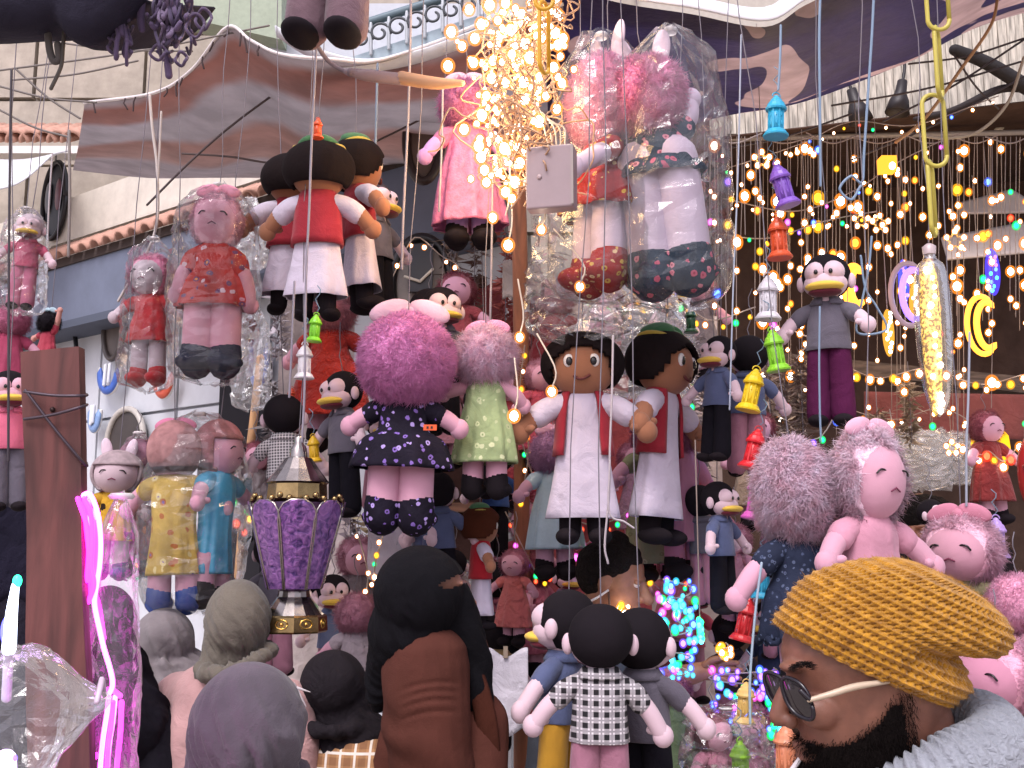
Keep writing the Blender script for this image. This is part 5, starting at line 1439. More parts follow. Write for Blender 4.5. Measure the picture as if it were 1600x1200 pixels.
cord('dark wire hanging down at the left margin', [(18, 110), (16, 220), (14, 400), (13, 720)], 2.2, .0028, plain('#3a353c', .5), 'wire', 'wire')
cord('grey cord beside the tall oval mirror', [(108, 205), (109, 300), (107, 400)], 3.2, .0045, plain('#8a8380', .7))
cord('thin pale string above the grey hoop', [(82, 240), (76, 330), (72, 480)], 3.4, .0028, plain('#b5aeb0', .7))
cord('white cord dropping from the awning hem to the bag', [(234, 150), (238, 200), (246, 275), (240, 370), (185, 470)], 3.3, .0045, plain('#c0b8b4', .7))
cord('second white cord beside the one at awning hem', [(252, 175), (249, 240), (246, 290)], 3.3, .0035, plain('#b5aca8', .7))
cord('dark rope running diagonally under the striped awning', [(230, 320), (300, 250), (370, 190), (480, 110)], 4.3, .005, plain('#453a3c', .7), 'rope', 'rope')
cord('slack dark rope crossing behind the pink bow doll', [(285, 240), (360, 245), (430, 255), (520, 250), (600, 215), (690, 170)], 4.4, .0045, plain('#4a3d3c', .7), 'rope', 'rope')
cord('grey cord right of the side-view boy doll', [(590, 100), (588, 180), (586, 260)], 3.0, .0035, plain('#6f8098', .7))
cord('grey cord hung past the dark brown oval frame', [(642, 0), (640, 110), (636, 220), (630, 340), (628, 420)], 2.9, .0035)
cord('grey cord beside the pink lace skirt', [(692, 130), (690, 230), (686, 330)], 2.95, .003)
cord('blue-grey cord behind glowing bulbs', [(770, 250), (768, 400), (766, 500)], 2.95, .0032)
cord('tall grey cord beside the clear doll bag', [(1158, 55), (1156, 150), (1152, 300), (1146, 440), (1140, 640)], 2.6, .002, plain('#9aa3b5', .6))
cord('pale cord dropping to pink spiky bow doll', [(1515, 520), (1513, 620), (1510, 700), (1510, 790)], 2.6, .003, plain('#9aa0ae', .6))
cord('pale cord in front of blue lace dress', [(1190, 880), (1180, 960), (1172, 1060), (1172, 1130)], 2.3, .0028, plain('#9db0c0', .6))
for i, (x0, y0, x1, y1) in enumerate(((0, 110, 420, 40), (20, 125, 215, 95), (0, 135, 150, 160), (25, 108, 125, 185), (0, 172, 110, 215), (60, 62, 300, 80))):
    nm = ['long thin wire crossing the stone blocks', 'short wire sagging before the stone blocks', 'wire tied to the awning corner', 'steep wire on the stone blocks', 'wire over the scalloped eave', 'wire under the purple rope bundle'][i]
    cord(nm, [(x0, y0), ((x0 + x1) / 2, (y0 + y1) / 2 + 6), (x1, y1)], 3.9, .004, plain('#6d6662', .6), 'wire', 'wire')
for i, (x0, y0, x1, y1) in enumerate(((1300, 165, 1600, 95), (1330, 250, 1600, 120), (1420, 100, 1600, 60), (1120, 235, 1330, 178), (1490, 85, 1560, 170), (1380, 190, 1600, 62))):
    nm = ['wire along the planks under the navy tarpaulin', 'slanting wire below the lamp holders', 'wire beside the black tent pole', 'dark wire left of the blue ribbon', 'steep wire crossing the slanted pole', 'long wire rising to the far plank end'][i]
    cord(nm, [(x0, y0), ((x0 + x1) / 2, (y0 + y1) / 2 + 8), (x1, y1)], 5.0, .005, plain('#3a3234', .6), 'wire', 'wire')
# purple rope bundle
rb_ = thing('rope_bundle', 'tangled bundle of purple-grey ropes under the dark cloth', 'rope', P(250, 60, 2.3))
g = random.Random(9)
for i in range(46):
    x = g.choice([178, 186, 250, 262, 275, 285]) + g.uniform(-9, 9); y = g.uniform(-40, 10)
    pts = []
    for q in range(7):
        pts.append(P(x, y, 2.3 + g.uniform(-.03, .03))); x += g.uniform(-9, 9); y += g.uniform(4, 26) * (1 if q < 5 else -.4)
    mk('rope', cloth(g.choice(['#5a4c68', '#4a4058', '#6d5f78']), .9), rb_, tube(pts, g.uniform(.003, .0055), 7, n=60), org=rb_.location)
for (cx, cy, rx, ry) in ((176, 72, 7, 10), (247, 82, 12, 11), (283, 92, 9, 10), (305, 40, 14, 18), (318, 30, 12, 16)):
    ph = np.linspace(0, 2 * math.pi, 32); c = P(cx, cy, 2.28); k = 2.28 / FPX
    mk('rope_loop', cloth('#54475f', .9), rb_, tube(np.stack([c.x + rx * k * np.cos(ph), c.y + .005 * np.sin(3 * ph), c.z + ry * k * np.sin(ph)], -1), .0035, 6, caps=False), org=rb_.location)
mk('tassel', cloth('#5a4c68', .9), rb_, tube([P(258, 70, 2.3), P(262, 100, 2.3), P(264, 118, 2.3)], [.004, .008, .008], 8, n=10), org=rb_.location)
mk('tassel', cloth('#5a4c68', .9), rb_, tube([P(222, -5, 2.3), P(220, 30, 2.3), P(222, 46, 2.3)], [.008, .009, .007], 8, n=8), org=rb_.location)
cord('dark bent strap hanging from the dark cloth', [(100, 50), (98, 80), (95, 105), (80, 138)], 2.3, .0045, plain('#4a4540', .6), 'strap', 'strap')
cord('short grey strap end under the dark cloth', [(75, 55), (78, 80), (84, 95), (92, 92), (90, 70)], 2.3, .008, cloth('#55514f'), 'strap', 'strap')

# ------------------------------------------------------------------ tinsel garlands and cloth pennants filling the stall depth
g = random.Random(21)
GARL = [(425, 600, 760, 3.9, '#8c8688', 'pewter'), (436, 380, 560, 4.3, '#9a9298', 'dull silver'), (580, 780, 960, 3.8, '#b0a488', 'champagne'), (548, 800, 1000, 3.9, '#8a8088', 'mauve grey'),
        (705, 350, 520, 4.4, '#7d6e68', 'taupe'), (742, 330, 540, 4.5, '#5f4a44', 'cocoa'), (790, 360, 560, 4.3, '#8f4a44', 'brick'), (830, 420, 600, 4.5, '#a05a58', 'terracotta'),
        (880, 440, 560, 4.4, '#93888c', 'smoke grey'), (1055, 540, 760, 3.7, '#8f8a96', 'steel'), (1080, 520, 740, 3.9, '#a39aa0', 'platinum'), (1100, 560, 780, 4.1, '#7f7678', 'lead grey'),
        (1200, 560, 720, 4.0, '#9c8a7c', 'oatmeal'), (1225, 580, 730, 4.1, '#86766e', 'mushroom'), (1250, 560, 700, 4.2, '#6f5f58', 'walnut'), (815, 690, 920, 3.9, '#b03038', 'scarlet'),
        (838, 700, 900, 4.0, '#c05a70', 'raspberry'), (1060, 760, 920, 3.8, '#b03a40', 'cherry'), (1085, 770, 900, 3.9, '#c26a50', 'copper'), (600, 560, 700, 4.2, '#8a7a7a', 'ash'),
        (1370, 640, 800, 4.6, '#7a6a5c', 'hazel'), (1420, 600, 690, 4.8, '#8f7f70', 'sandy'), (765, 700, 900, 3.8, '#9a5a60', 'rosewood'), (1215, 800, 1000, 3.7, '#6f6478', 'heather')]
for (px, y0, y1, d, col, nm) in GARL:
    t = thing('tinsel_garland', nm + ' tinsel garland hanging in the depth of the stall', 'garland', P(px, y0, d))
    n_ = 420; gg = np.random.default_rng(px)
    yy = gg.uniform(y0, y1, n_); kk = d / FPX
    c0 = np.array([tuple(P(px + 2.5 * math.sin(y * .05), y, d)) for y in yy]) - np.array(tuple(t.location))
    rr = gg.normal(size=(n_, 3)) * np.array([12, 12, 9]) * kk
    a = c0 + rr * .25; b = c0 + rr; sd = gg.normal(size=(n_, 3)) * .0045
    v = np.stack([a - sd, a + sd, b], 1).reshape(-1, 3)
    o = mk('tinsel', plain(col, .35, .35, var=.3, scale=15), t, (v, (np.arange(n_)[:, None] * 3 + np.arange(3)).tolist()), smooth=False)
    o['kind'] = 'stuff'
    mk('core_string', M_STR, t, tube([(0, 0, .1), (0, 0, -(y1 - y0) * kk)], .0016, 5))
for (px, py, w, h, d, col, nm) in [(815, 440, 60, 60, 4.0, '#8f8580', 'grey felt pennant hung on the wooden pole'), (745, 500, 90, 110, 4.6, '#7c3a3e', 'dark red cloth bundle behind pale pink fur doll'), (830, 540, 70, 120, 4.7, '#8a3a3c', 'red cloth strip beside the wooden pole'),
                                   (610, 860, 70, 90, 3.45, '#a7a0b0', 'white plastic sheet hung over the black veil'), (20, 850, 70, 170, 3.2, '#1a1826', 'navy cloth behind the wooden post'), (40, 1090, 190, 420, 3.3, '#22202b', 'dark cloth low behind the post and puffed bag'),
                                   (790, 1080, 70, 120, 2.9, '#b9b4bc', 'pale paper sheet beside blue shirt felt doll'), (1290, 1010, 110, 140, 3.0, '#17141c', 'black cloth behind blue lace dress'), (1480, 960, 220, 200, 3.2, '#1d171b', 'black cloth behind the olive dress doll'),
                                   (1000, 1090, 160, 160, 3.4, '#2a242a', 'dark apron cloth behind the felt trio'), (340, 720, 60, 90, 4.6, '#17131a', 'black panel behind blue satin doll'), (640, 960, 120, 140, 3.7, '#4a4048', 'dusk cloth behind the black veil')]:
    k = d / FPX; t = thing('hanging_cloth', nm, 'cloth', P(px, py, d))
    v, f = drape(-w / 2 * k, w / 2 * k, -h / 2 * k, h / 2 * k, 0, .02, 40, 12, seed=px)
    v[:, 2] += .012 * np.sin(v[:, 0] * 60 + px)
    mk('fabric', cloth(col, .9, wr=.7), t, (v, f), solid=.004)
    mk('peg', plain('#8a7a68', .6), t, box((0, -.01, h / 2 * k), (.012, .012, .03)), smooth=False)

light_string('coloured bulbs hanging among blush and silver dolls', [(600, 830), (585, 900), (610, 960), (570, 1010)], 3.25, 'WagW', 12, seed=31, r=.008)
light_string('pink and red bulbs between the sage and satin dolls', [(900, 860), (940, 840), (985, 870), (1030, 920)], 3.2, 'prpga', 11, seed=32, r=.009)
light_string('amber bulbs down the wooden pole', [(820, 540), (812, 620), (826, 700), (815, 780)], 3.3, 'aWo', 10, seed=33, r=.009)
light_string('mixed bulbs over the rear dolls right of the turned boy doll', [(1060, 560), (1085, 640), (1070, 720), (1095, 790)], 3.3, 'Wbagr', 12, seed=34, r=.009)
light_string('warm bulbs trailing behind the turquoise lantern', [(1230, 760), (1205, 830), (1225, 900), (1195, 960)], 3.1, 'Wap', 9, seed=35, r=.009)
light_string('golden bulbs draped above the red counter cloth', [(1300, 560), (1370, 590), (1450, 575), (1530, 600), (1600, 585)], 4.6, 'wWa', 16, seed=36, r=.017)
# ------------------------------------------------------------------ people
def skinmat(col):
    k = ('skin', col)
    if k in MATS: return MATS[k]
    m, n, l, b = newmat('skin'); c = lin(col)
    t = tex(n, l, 'ShaderNodeTexNoise', 40, Detail=5)
    r = ramp2(n, tuple(x * .8 for x in c), tuple(min(1, x * 1.18) for x in c), .3, .7); l.new(t.outputs[0], r.inputs[0])
    l.new(r.outputs[0], b.inputs['Base Color']); b.inputs['Roughness'].default_value = .5
    b.inputs['Subsurface Weight'].default_value = .12; b.inputs['Subsurface Radius'].default_value = (.01, .004, .002)
    t2 = tex(n, l, 'ShaderNodeTexNoise', 380, Detail=2); bump(n, l, b, t2.outputs[0], .12, .004)
    MATS[k] = m
    return m
def person(label, px, d):
    c = P(px, 1000, d)
    return thing('person', label, 'person', (c.x, c.y, 0))
def folds(amp, freq, cx, cy, zlo=None, zhi=None, seed=0, tw=0):
    def f(v, n):
        a = np.arctan2(v[:, 1] - cy, v[:, 0] - cx) + tw * (v[:, 2] - (zhi or 0))
        k = np.ones(len(v))
        if zlo is not None: k = np.clip((zhi - v[:, 2]) / (zhi - zlo), 0, 1)
        nz = vnoise(v, 9, seed)
        q = np.stack([np.cos(a) * freq * .32 + v[:, 2] * 1.5, np.sin(a) * freq * .32, v[:, 2] * 3.0 + .6 * nz], -1)
        n1 = vnoise(q, 1.0, seed); n2 = vnoise(q, 2.3, seed + 5)
        w = (1 - 2.6 * np.abs(n1)) + .5 * (1 - 2.6 * np.abs(n2)) - .3
        return amp * k * w
    return f
def vec(p): return np.array(tuple(p))
def figure(root, sh_z, x, y, width, coat, voxel=.014, rot=0, hem=.5, trousers=None, armf=None, fold=.016, name='coat'):
    """clothed trunk, arms, legs down to the ground; one continuous surface for the coat"""
    w = width
    R = np.array(Matrix.Rotation(math.radians(rot), 3, 'Z'))
    def q(a): return (np.array(a) @ R.T + np.array([x, y, 0]))
    sh = [tube([q((0, .01, sh_z + .05)), q((0, 0, sh_z - .03)), q((0, 0, sh_z - .12)), q((0, 0, sh_z - .42)), q((0, 0, hem))], [w * .26, w * .42, w * .8, w * .72, w * .86], 20, n=20, flat=.7),
          ell(q((0, .01, sh_z - .07)), (w * .95, w * .5, .1), rot=R)]
    for s in (-1, 1):
        hd = (s * w * 1.06, -.06, sh_z - .56)
        if armf and s in armf: hd = armf[s]
        a0 = np.array((s * w * .86, 0, sh_z - .08)); h = np.array(hd); e = (a0 + h) / 2 + np.array([s * .05, .06, -.03])
        sh.append(tube([q(a0), q(e), q(h)], [.075, .062, .045], 12, n=12))
    v, f, n = blob(sh, voxel, 8, folds(fold, 7, x, y, hem, sh_z, 3))
    c = mk(name, coat, root, (v, f), org=root.location)
    tm = trousers or cloth('#1d1c22')
    lg = [tube([q((s * w * .4, 0, hem + .1)), q((s * w * .42, -.01, .45)), q((s * w * .42, 0, .05))], [.085, .065, .055], 12, n=10) for s in (-1, 1)]
    for s, g in zip((-1, 1), lg):
        o = mk('leg', tm, root, g, org=root.location)
        mk('shoe', M_BLACK, o, ell(q((s * w * .42, -.06, .045)), (.05, .13, .045), rot=R), org=root.location)
    return c
def pxell(px, py, d, rx, ry, rz=None, off=0, rot=None):
    k = d / FPX
    return ell(vec(P(px, py, d, off)), (rx * k, (rz or rx) * k, ry * k), 22, 16, rot)
def face_head(root, c, r, yaw, skin, nod=0):
    """bare head: skull, jaw, nose, brow, lips, ears, neck as one surface"""
    R = np.array(Matrix.Rotation(math.radians(yaw), 3, 'Z') @ Matrix.Rotation(math.radians(nod), 3, 'X'))
    q = lambda a: np.array(a) * r @ R.T + np.array(tuple(c))
    sh = [ell(q((0, .1, .25)), (r * .78, r * .95, r * .82), 24, 18, R), ell(q((0, -.25, -.3)), (r * .62, r * .66, r * .72), 22, 16, R), ell(q((0, -.5, -.78)), (r * .3, r * .28, r * .25), 16, 12, R),
          tube([q((0, -.86, .12)), q((0, -1.0, -.12)), q((0, -1.12, -.3))], [r * .09, r * .12, r * .16], 12), ell(q((-.13, -.96, -.34)), (r * .1,) * 3), ell(q((.13, -.96, -.34)), (r * .1,) * 3),
          ell(q((0, -.78, .2)), (r * .5, r * .12, r * .09), 16, 10, R), ell(q((0, -.86, -.58)), (r * .22, r * .12, r * .07), 14, 8, R), ell(q((0, -.84, -.68)), (r * .2, r * .11, r * .06), 14, 8, R),
          ell(q((-.8, .02, -.08)), (r * .09, r * .2, r * .3), 14, 10, R), ell(q((.8, .02, -.08)), (r * .09, r * .2, r * .3), 14, 10, R),
          tube([q((0, .2, -.4)), np.array(tuple(c)) + np.array([0, .02, -r * 2.0])], [r * .52, r * .56], 18)]
    v, f, n = blob(sh, r * .045, 3)
    b = mk('body', skin, root, (v, f), org=root.location)
    for s in (-1, 1):
        e = mk('eye', plain('#cfc8c4', .3), b, ell(q((s * .3, -.75, .06)), (r * .1,) * 3, 12, 9), org=root.location)
        mk('eyelid', skin, b, ell(q((s * .3, -.76, .1)), (r * .13, r * .11, r * .08), 12, 8, R), org=root.location)
    return b, R, q

# --- man in the mustard beanie, head bent, in profile
D1 = 1.45; K1 = D1 / FPX
def H(px, py, off=0): return vec(P(px, py, D1 + off))
man = person('bearded man in mustard crochet beanie, sunglasses and grey knit scarf', 1400, D1)
SK = skinmat('#7a5040')
lev = [(975, 1232, 1470, 50), (995, 1224, 1482, 70), (1018, 1221, 1490, 80), (1040, 1225, 1492, 84), (1056, 1232, 1490, 84), (1075, 1240, 1486, 83), (1100, 1246, 1480, 82), (1130, 1250, 1474, 79), (1160, 1254, 1466, 74), (1190, 1258, 1455, 68), (1215, 1262, 1440, 60), (1240, 1270, 1420, 48), (1258, 1290, 1395, 30)]
V = []
ph = np.linspace(0, 2 * math.pi, 40, endpoint=False)
for py, fx, bx, hw in lev:
    cx, rx = (fx + bx) / 2, (bx - fx) / 2
    for a in ph:
        ca, sa = math.cos(a), math.sin(a)
        ex = 2.0 if ca > 0 else 2.5
        x = cx + rx * np.sign(ca) * abs(ca) ** (2 / ex); yo = hw * K1 * np.sign(sa) * abs(sa) ** (2 / 2.1)
        V.append(H(x, py, 0) + np.array([0, yo, 0]))
nl = len(lev)
hf = gridfaces(40, nl, True) + [list(range(40)), [(nl - 1) * 40 + j for j in range(40)][::-1]]
shp = [(np.array(V), hf),
       tube([H(1236, 1058), H(1222, 1090), H(1217, 1118)], [8 * K1, 12 * K1, 16 * K1], 14, n=10), ell(H(1217, 1124), (13 * K1, 14 * K1, 12 * K1)),
       ell(H(1236, 1128, -.014), (13 * K1, 10 * K1, 11 * K1)), ell(H(1236, 1128, .014), (13 * K1, 10 * K1, 11 * K1)),
       ell(H(1236, 1042, -.028), (18 * K1, 30 * K1, 9 * K1)), ell(H(1236, 1042, .028), (18 * K1, 30 * K1, 9 * K1)),
       ell(H(1252, 1164), (14 * K1, 28 * K1, 8 * K1)), ell(H(1256, 1182), (13 * K1, 25 * K1, 8 * K1)),
       ell(H(1282, 1112, -.045), (34 * K1, 22 * K1, 26 * K1)), ell(H(1290, 1235), (26 * K1, 32 * K1, 22 * K1)),
       tube([H(1425, 1120), H(1440, 1190), H(1455, 1270)], [60 * K1, 62 * K1, 70 * K1], 22, n=8)]
v, f, n = blob(shp, .0034, 4)
mk('body', SK, man, (v, f), org=man.location)
HV, HF, HN = v, f, n
# beard: dense short strands rooted on the jaw, over a dark undercoat
def inpoly(x, y, poly):
    c = np.zeros(len(x), bool); j = len(poly) - 1
    for i in range(len(poly)):
        xi, yi = poly[i]; xj, yj = poly[j]
        m_ = ((yi > y) != (yj > y)) & (x < (xj - xi) * (y - yi) / (yj - yi + 1e-9) + xi)
        c ^= m_; j = i
    return c
def topx(v):
    rel = v - np.array([0, 0, CAMZ]); z = rel[:, 1] * CP + rel[:, 2] * SP; u = -rel[:, 1] * SP + rel[:, 2] * CP
    return 800 + rel[:, 0] / z * FPX, 600 - u / z * FPX
# jaw region given in the head's own side view (distance along and across the head), both cheeks
side = (HV[:, 0] / K1 + 800, (CAMZ + D1 * SP - HV[:, 2]) / (K1 * CP) + 600)
poly = [(1392, 1072), (1368, 1074), (1352, 1105), (1322, 1132), (1290, 1150), (1266, 1152), (1248, 1150), (1242, 1160), (1250, 1172), (1262, 1174), (1246, 1192), (1240, 1215), (1250, 1262), (1300, 1290), (1400, 1275), (1412, 1200), (1404, 1130)]
inb = inpoly(side[0] + 3 * np.sin(side[1] * .6), side[1], poly)
bm = cloth('#150f0e', .9, wr=.8, wscale=60)
pc = np.mean(poly, 0); inner = inpoly(side[0], side[1], [tuple(pc + (np.array(q) - pc) * np.array([.86, .84])) for q in poly])
keepf = [q for q in HF if all(inner[i] for i in q)]
bv = HV + HN * .0035
bd = mk('beard', bm, man, (bv, keepf), org=man.location)
g = np.random.default_rng(4)
idx = np.nonzero(inb)[0]; idx = idx[g.integers(0, len(idx), 16000)]
p0 = HV[idx] + HN[idx] * .002 + g.normal(size=(len(idx), 3)) * .0026
dr = HN[idx] * .8 + np.array([-.15, 0, -.9]) + g.normal(size=(len(idx), 3)) * .35; dr /= np.linalg.norm(dr, axis=1)[:, None]
sd = np.cross(dr, g.normal(size=dr.shape)); sd /= np.linalg.norm(sd, axis=1)[:, None]
L = g.uniform(.006, .014, len(idx))[:, None]
vv = np.stack([p0 - sd * .00045, p0 + sd * .00045, p0 + dr * L], 1).reshape(-1, 3)
mk('beard_hair', bm, bd, (vv, (np.arange(len(idx))[:, None] * 3 + np.arange(3)).tolist()), org=man.location, smooth=False)['kind'] = 'stuff'
# eyebrow
pe = np.array([H(1232 + 36 * t, 1046 - 8 * math.sin(t * 2.6), -.052 - .016 * t) for t in np.linspace(0, 1, 300)]) + g.normal(size=(300, 3)) * np.array([.001, .004, .0022])
vv = np.stack([pe, pe + np.array([.0006, 0, .0008]), pe + np.array([.006, -.003, .001]) + g.normal(size=(300, 3)) * .001], 1).reshape(-1, 3)
mk('eyebrow', bm, man, (vv, (np.arange(300)[:, None] * 3 + np.arange(3)).tolist()), org=man.location, smooth=False)
# beanie: crochet loft, ridges and stitches in the mesh
FB = [((1220, 982), (1478, 1098)), ((1214, 974), (1492, 1090)), ((1215, 962), (1510, 1070)), ((1222, 952), (1500, 1050)), ((1238, 930), (1512, 1024)), ((1266, 906), (1556, 1020)), ((1306, 887), (1574, 998)), ((1362, 874), (1568, 970)), ((1424, 877), (1548, 946)), ((1474, 897), (1524, 928)), ((1500, 911), (1506, 916))]
NVB, NUB = 290, 560
Fp = catmull([a + (0,) for a, b in FB], NVB)[:, :2]; Bp = catmull([b + (0,) for a, b in FB], NVB)[:, :2]
hwp = np.interp(np.linspace(0, 10, NVB), [0, 1, 2, 3, 4, 5, 6, 7, 8, 9, 10], [98, 104, 106, 106, 106, 105, 100, 86, 58, 26, 3])
u = np.linspace(0, 2 * math.pi, NUB, endpoint=False)
vi = np.arange(NVB)[:, None] / (NVB - 1)
cx = (Fp[:, :1] + Bp[:, :1]) / 2; cy = (Fp[:, 1:] + Bp[:, 1:]) / 2
ax = (Fp[:, :1] - Bp[:, :1]) / 2; ay = (Fp[:, 1:] - Bp[:, 1:]) / 2
rows = 22
HT = ((cx + ax * np.cos(u)[None]) - 1217) * .425 - ((cy + ay * np.cos(u)[None]) - 985) * .905
row = HT / 12.5 + 60
fr = row % 1
ridge = np.exp(-((fr - .5) / .16) ** 2)
post = np.abs(np.sin(u[None] * 37 + .5 * np.pi * (np.floor(row) % 2) + .35 * (fr - .5))) ** .45
gap = np.exp(-(np.minimum(fr, 1 - fr) / .2) ** 2)
disp = .0034 * ridge + .0068 * (post - .65) * (1 - ridge * .8) - .0016 * gap
disp = disp + .0006 * np.sin(u[None] * 331 + row * 17)
rib = np.clip(1 - vi / .075, 0, 1)
disp = disp * (1 - rib) + rib * (.0042 * np.sin(u[None] * 40) + .0015 * np.sin(row * 12))
fold = np.where(vi > .12, 1, vi / .12) * (.002 * np.sin(3 * u[None] + 5 * vi * 3) + .0015 * np.sin(5 * u[None] - 9 * vi))
# deep crease where the slack of the hat folds over at the back of the head
backm = np.clip(-np.cos(u[None]), 0, 1) ** .5 * (np.abs(np.sin(u[None])) < .98)
crease = -.017 * np.exp(-((vi - .34 + .05 * np.cos(u[None])) / .035) ** 2) * backm
disp = disp + fold + crease
cu, su = np.cos(u)[None], np.sin(u)[None]
# outward direction in the section plane
axl = np.sqrt(ax ** 2 + ay ** 2)
e1 = np.concatenate([ax / axl, ay / axl], 1)
r1 = axl * K1 + 0 * u[None]; r2 = hwp[:, None] * K1
px_ = cx + (r1 + disp) / K1 * cu * e1[:, :1]; py_ = cy + (r1 + disp) / K1 * cu * e1[:, 1:]
yo = (r2 + disp) * su
X = (px_ - 800) * K1; U = (600 - py_) * K1
VV = np.stack([X, D1 * CP - U * SP + yo * CP, CAMZ + D1 * SP + U * CP + yo * SP], -1).reshape(-1, 3)
m, n_, l_, b_ = newmat('mustard_wool')
t1 = tex(n_, l_, 'ShaderNodeTexNoise', 60, Detail=5); rr_ = ramp2(n_, lin('#855812'), lin('#bf8a2a'), .3, .7); l_.new(t1.outputs[0], rr_.inputs[0]); l_.new(rr_.outputs[0], b_.inputs['Base Color'])
b_.inputs['Roughness'].default_value = .95; b_.inputs['Sheen Weight'].default_value = .3; b_.inputs['Specular IOR Level'].default_value = .1
t2 = tex(n_, l_, 'ShaderNodeTexNoise', 700, Detail=2); bump(n_, l_, b_, t2.outputs[0], .5, .003)
bn = mk('beanie', m, man, (VV, gridfaces(NUB, NVB, True)), org=man.location)
g = np.random.default_rng(8)
ii = g.integers(0, len(VV), 5000); cc_ = VV.mean(0)
o0 = VV[ii]; dn = o0 - cc_; dn /= np.linalg.norm(dn, axis=1)[:, None]
dn = dn + g.normal(size=dn.shape) * .7
vv = np.stack([o0, o0 + np.array([.0003, 0, .0003]), o0 + dn * .0035], 1).reshape(-1, 3)
mk('wool_fuzz', m, bn, (vv, (np.arange(5000)[:, None] * 3 + np.arange(3)).tolist()), org=man.location, smooth=False)['kind'] = 'stuff'
# sunglasses
gl = thing('sunglasses', 'dark sunglasses with cream temple on the bearded man', 'sunglasses', tuple(H(1245, 1095, -.07)))
M_FR = plain('#17121a', .2); M_LN = plain('#1a1418', .05, spec=.8); M_TM = plain('#b9a68f', .35)
for (cx_, cy_, off, du) in ((1246, 1091, -.062, .021), (1217, 1081, .02, .019)):
    ph = np.linspace(0, 2 * math.pi, 36)
    c0 = H(cx_, cy_, off); ud = np.array([.0135, -.016, -.005]); vd = np.array([-.0055, .003, .0235])
    sq = lambda t: np.sign(t) * np.abs(t) ** .75
    pts = c0 + sq(np.cos(ph))[:, None] * ud + sq(np.sin(ph))[:, None] * vd
    mk('rim', M_FR, gl, tube(pts, .0028, 8, caps=False), org=gl.location)
    vv = np.vstack([pts[:-1], [c0 + np.array([-.004, -.003, 0])]]); N_ = len(pts) - 1
    mk('lens', M_LN, gl, (vv, [[i, (i + 1) % N_, N_] for i in range(N_)]), org=gl.location)
mk('bridge', M_FR, gl, tube([H(1232, 1074, -.04), H(1225, 1071, -.012), H(1221, 1074, .008)], .0026, 7, n=8), org=gl.location)
mk('temple', M_TM, gl, tube([H(1264, 1094, -.083), H(1300, 1084, -.086), H(1336, 1073, -.084), H(1392, 1064, -.08)], [.003, .0042, .0046, .003], 8, n=14), org=gl.location)
mk('hinge', M_FR, gl, tube([H(1252, 1080, -.078), H(1264, 1092, -.083)], .0036, 7), org=gl.location)
cg = tag(MB(tube([H(1256, 1178, -.004), H(1238, 1202, -.012), H(1226, 1222, -.018)], .0036, 9)).obj('lollipop_stick', plain('#c9c4c6', .6)), 'white paper stick held in the bearded man mouth', 'stick')
# scarf: ribbed knit tube round the neck, and coat
cs_ = H(1452, 1206)
a = np.linspace(0, 2 * math.pi, 260, endpoint=False); b = np.linspace(0, 2 * math.pi, 44, endpoint=False)
A_, B_ = np.meshgrid(a, b, indexing='ij')
Rm = (.098 + .006 * np.sin(A_ * 2 + 1)); rm = .042 * (1 + .1 * np.sin(A_ * 3)) + .0028 * np.sin(A_ * 44) + .001 * np.sin(B_ * 22 + np.pi * (A_ * 22 // np.pi)) 
V = np.stack([(Rm + rm * np.cos(B_)) * np.cos(A_), (Rm * .92 + rm * np.cos(B_)) * np.sin(A_), rm * 1.35 * np.sin(B_)], -1)
V = V.reshape(-1, 3) @ np.array(Matrix.Rotation(math.radians(-26), 3, 'Y')).T + cs_
f = gridfaces(44, 260, True)
f += [[259 * 44 + j, 259 * 44 + (j + 1) % 44, (j + 1) % 44, j] for j in range(44)]
mk('scarf', cloth('#8f939b', .95, wr=.5, wscale=90), man, (V, f), org=man.location)
figure(man, P(0, 1250, D1).z, cs_[0] + .02, cs_[1] + .02, .21, cloth('#2c2f38'), hem=.7, rot=-75)

# --- woman in black niqab and brown coat
D2 = 2.15; K2 = D2 / FPX
wom = person('woman in black niqab and rust brown coat with pleated sleeve', 670, D2)
c = P(664, 925, D2)
face_head(wom, c, .083, 105, skinmat('#9a6a55'))
cl = [pxell(656, 926, D2, 72, 74, 80), pxell(690, 930, D2, 40, 58, 50, .03), pxell(722, 932, D2, 16, 13, 14, .02), pxell(708, 950, D2, 26, 22, 30, .02), pxell(660, 975, D2, 56, 50, 70, .02),
      tube([P(652, 950, D2), P(640, 1000, D2), P(632, 1045, D2)], [.08, .085, .05], 16, n=8),
      tube([P(700, 945, D2), P(726, 1010, D2), P(744, 1085, D2), P(754, 1165, D2 + .01)], [.052, .046, .036, .016], 16, n=12, flat=.7),
      tube([P(628, 990, D2), P(606, 1050, D2 + .02), P(592, 1100, D2 + .03)], [.06, .045, .02], 14, n=8)]
v, f, n = blob(cl, .0042, 10, folds(.007, 8, c.x, c.y, c.z - .16, c.z + .07, 2, 5))
qx, qy = topx(v)
slit = lambda q: False
fc = np.array([np.mean(v[q], 0) for q in f]); sx, sy = topx(fc)
cut = inpoly(sx, sy, [(684, 914), (735, 888), (742, 908), (698, 921)]) 
f = [q for q, k_ in zip(f, cut) if not k_]
mk('headscarf', cloth('#0e0d11', .9, wr=.5, wscale=10), wom, (v, f), org=wom.location)
BRN = cloth('#4f2d25', .9, wr=.35, var=.14, wscale=9)
sc_ = P(680, 1075, D2, .02)
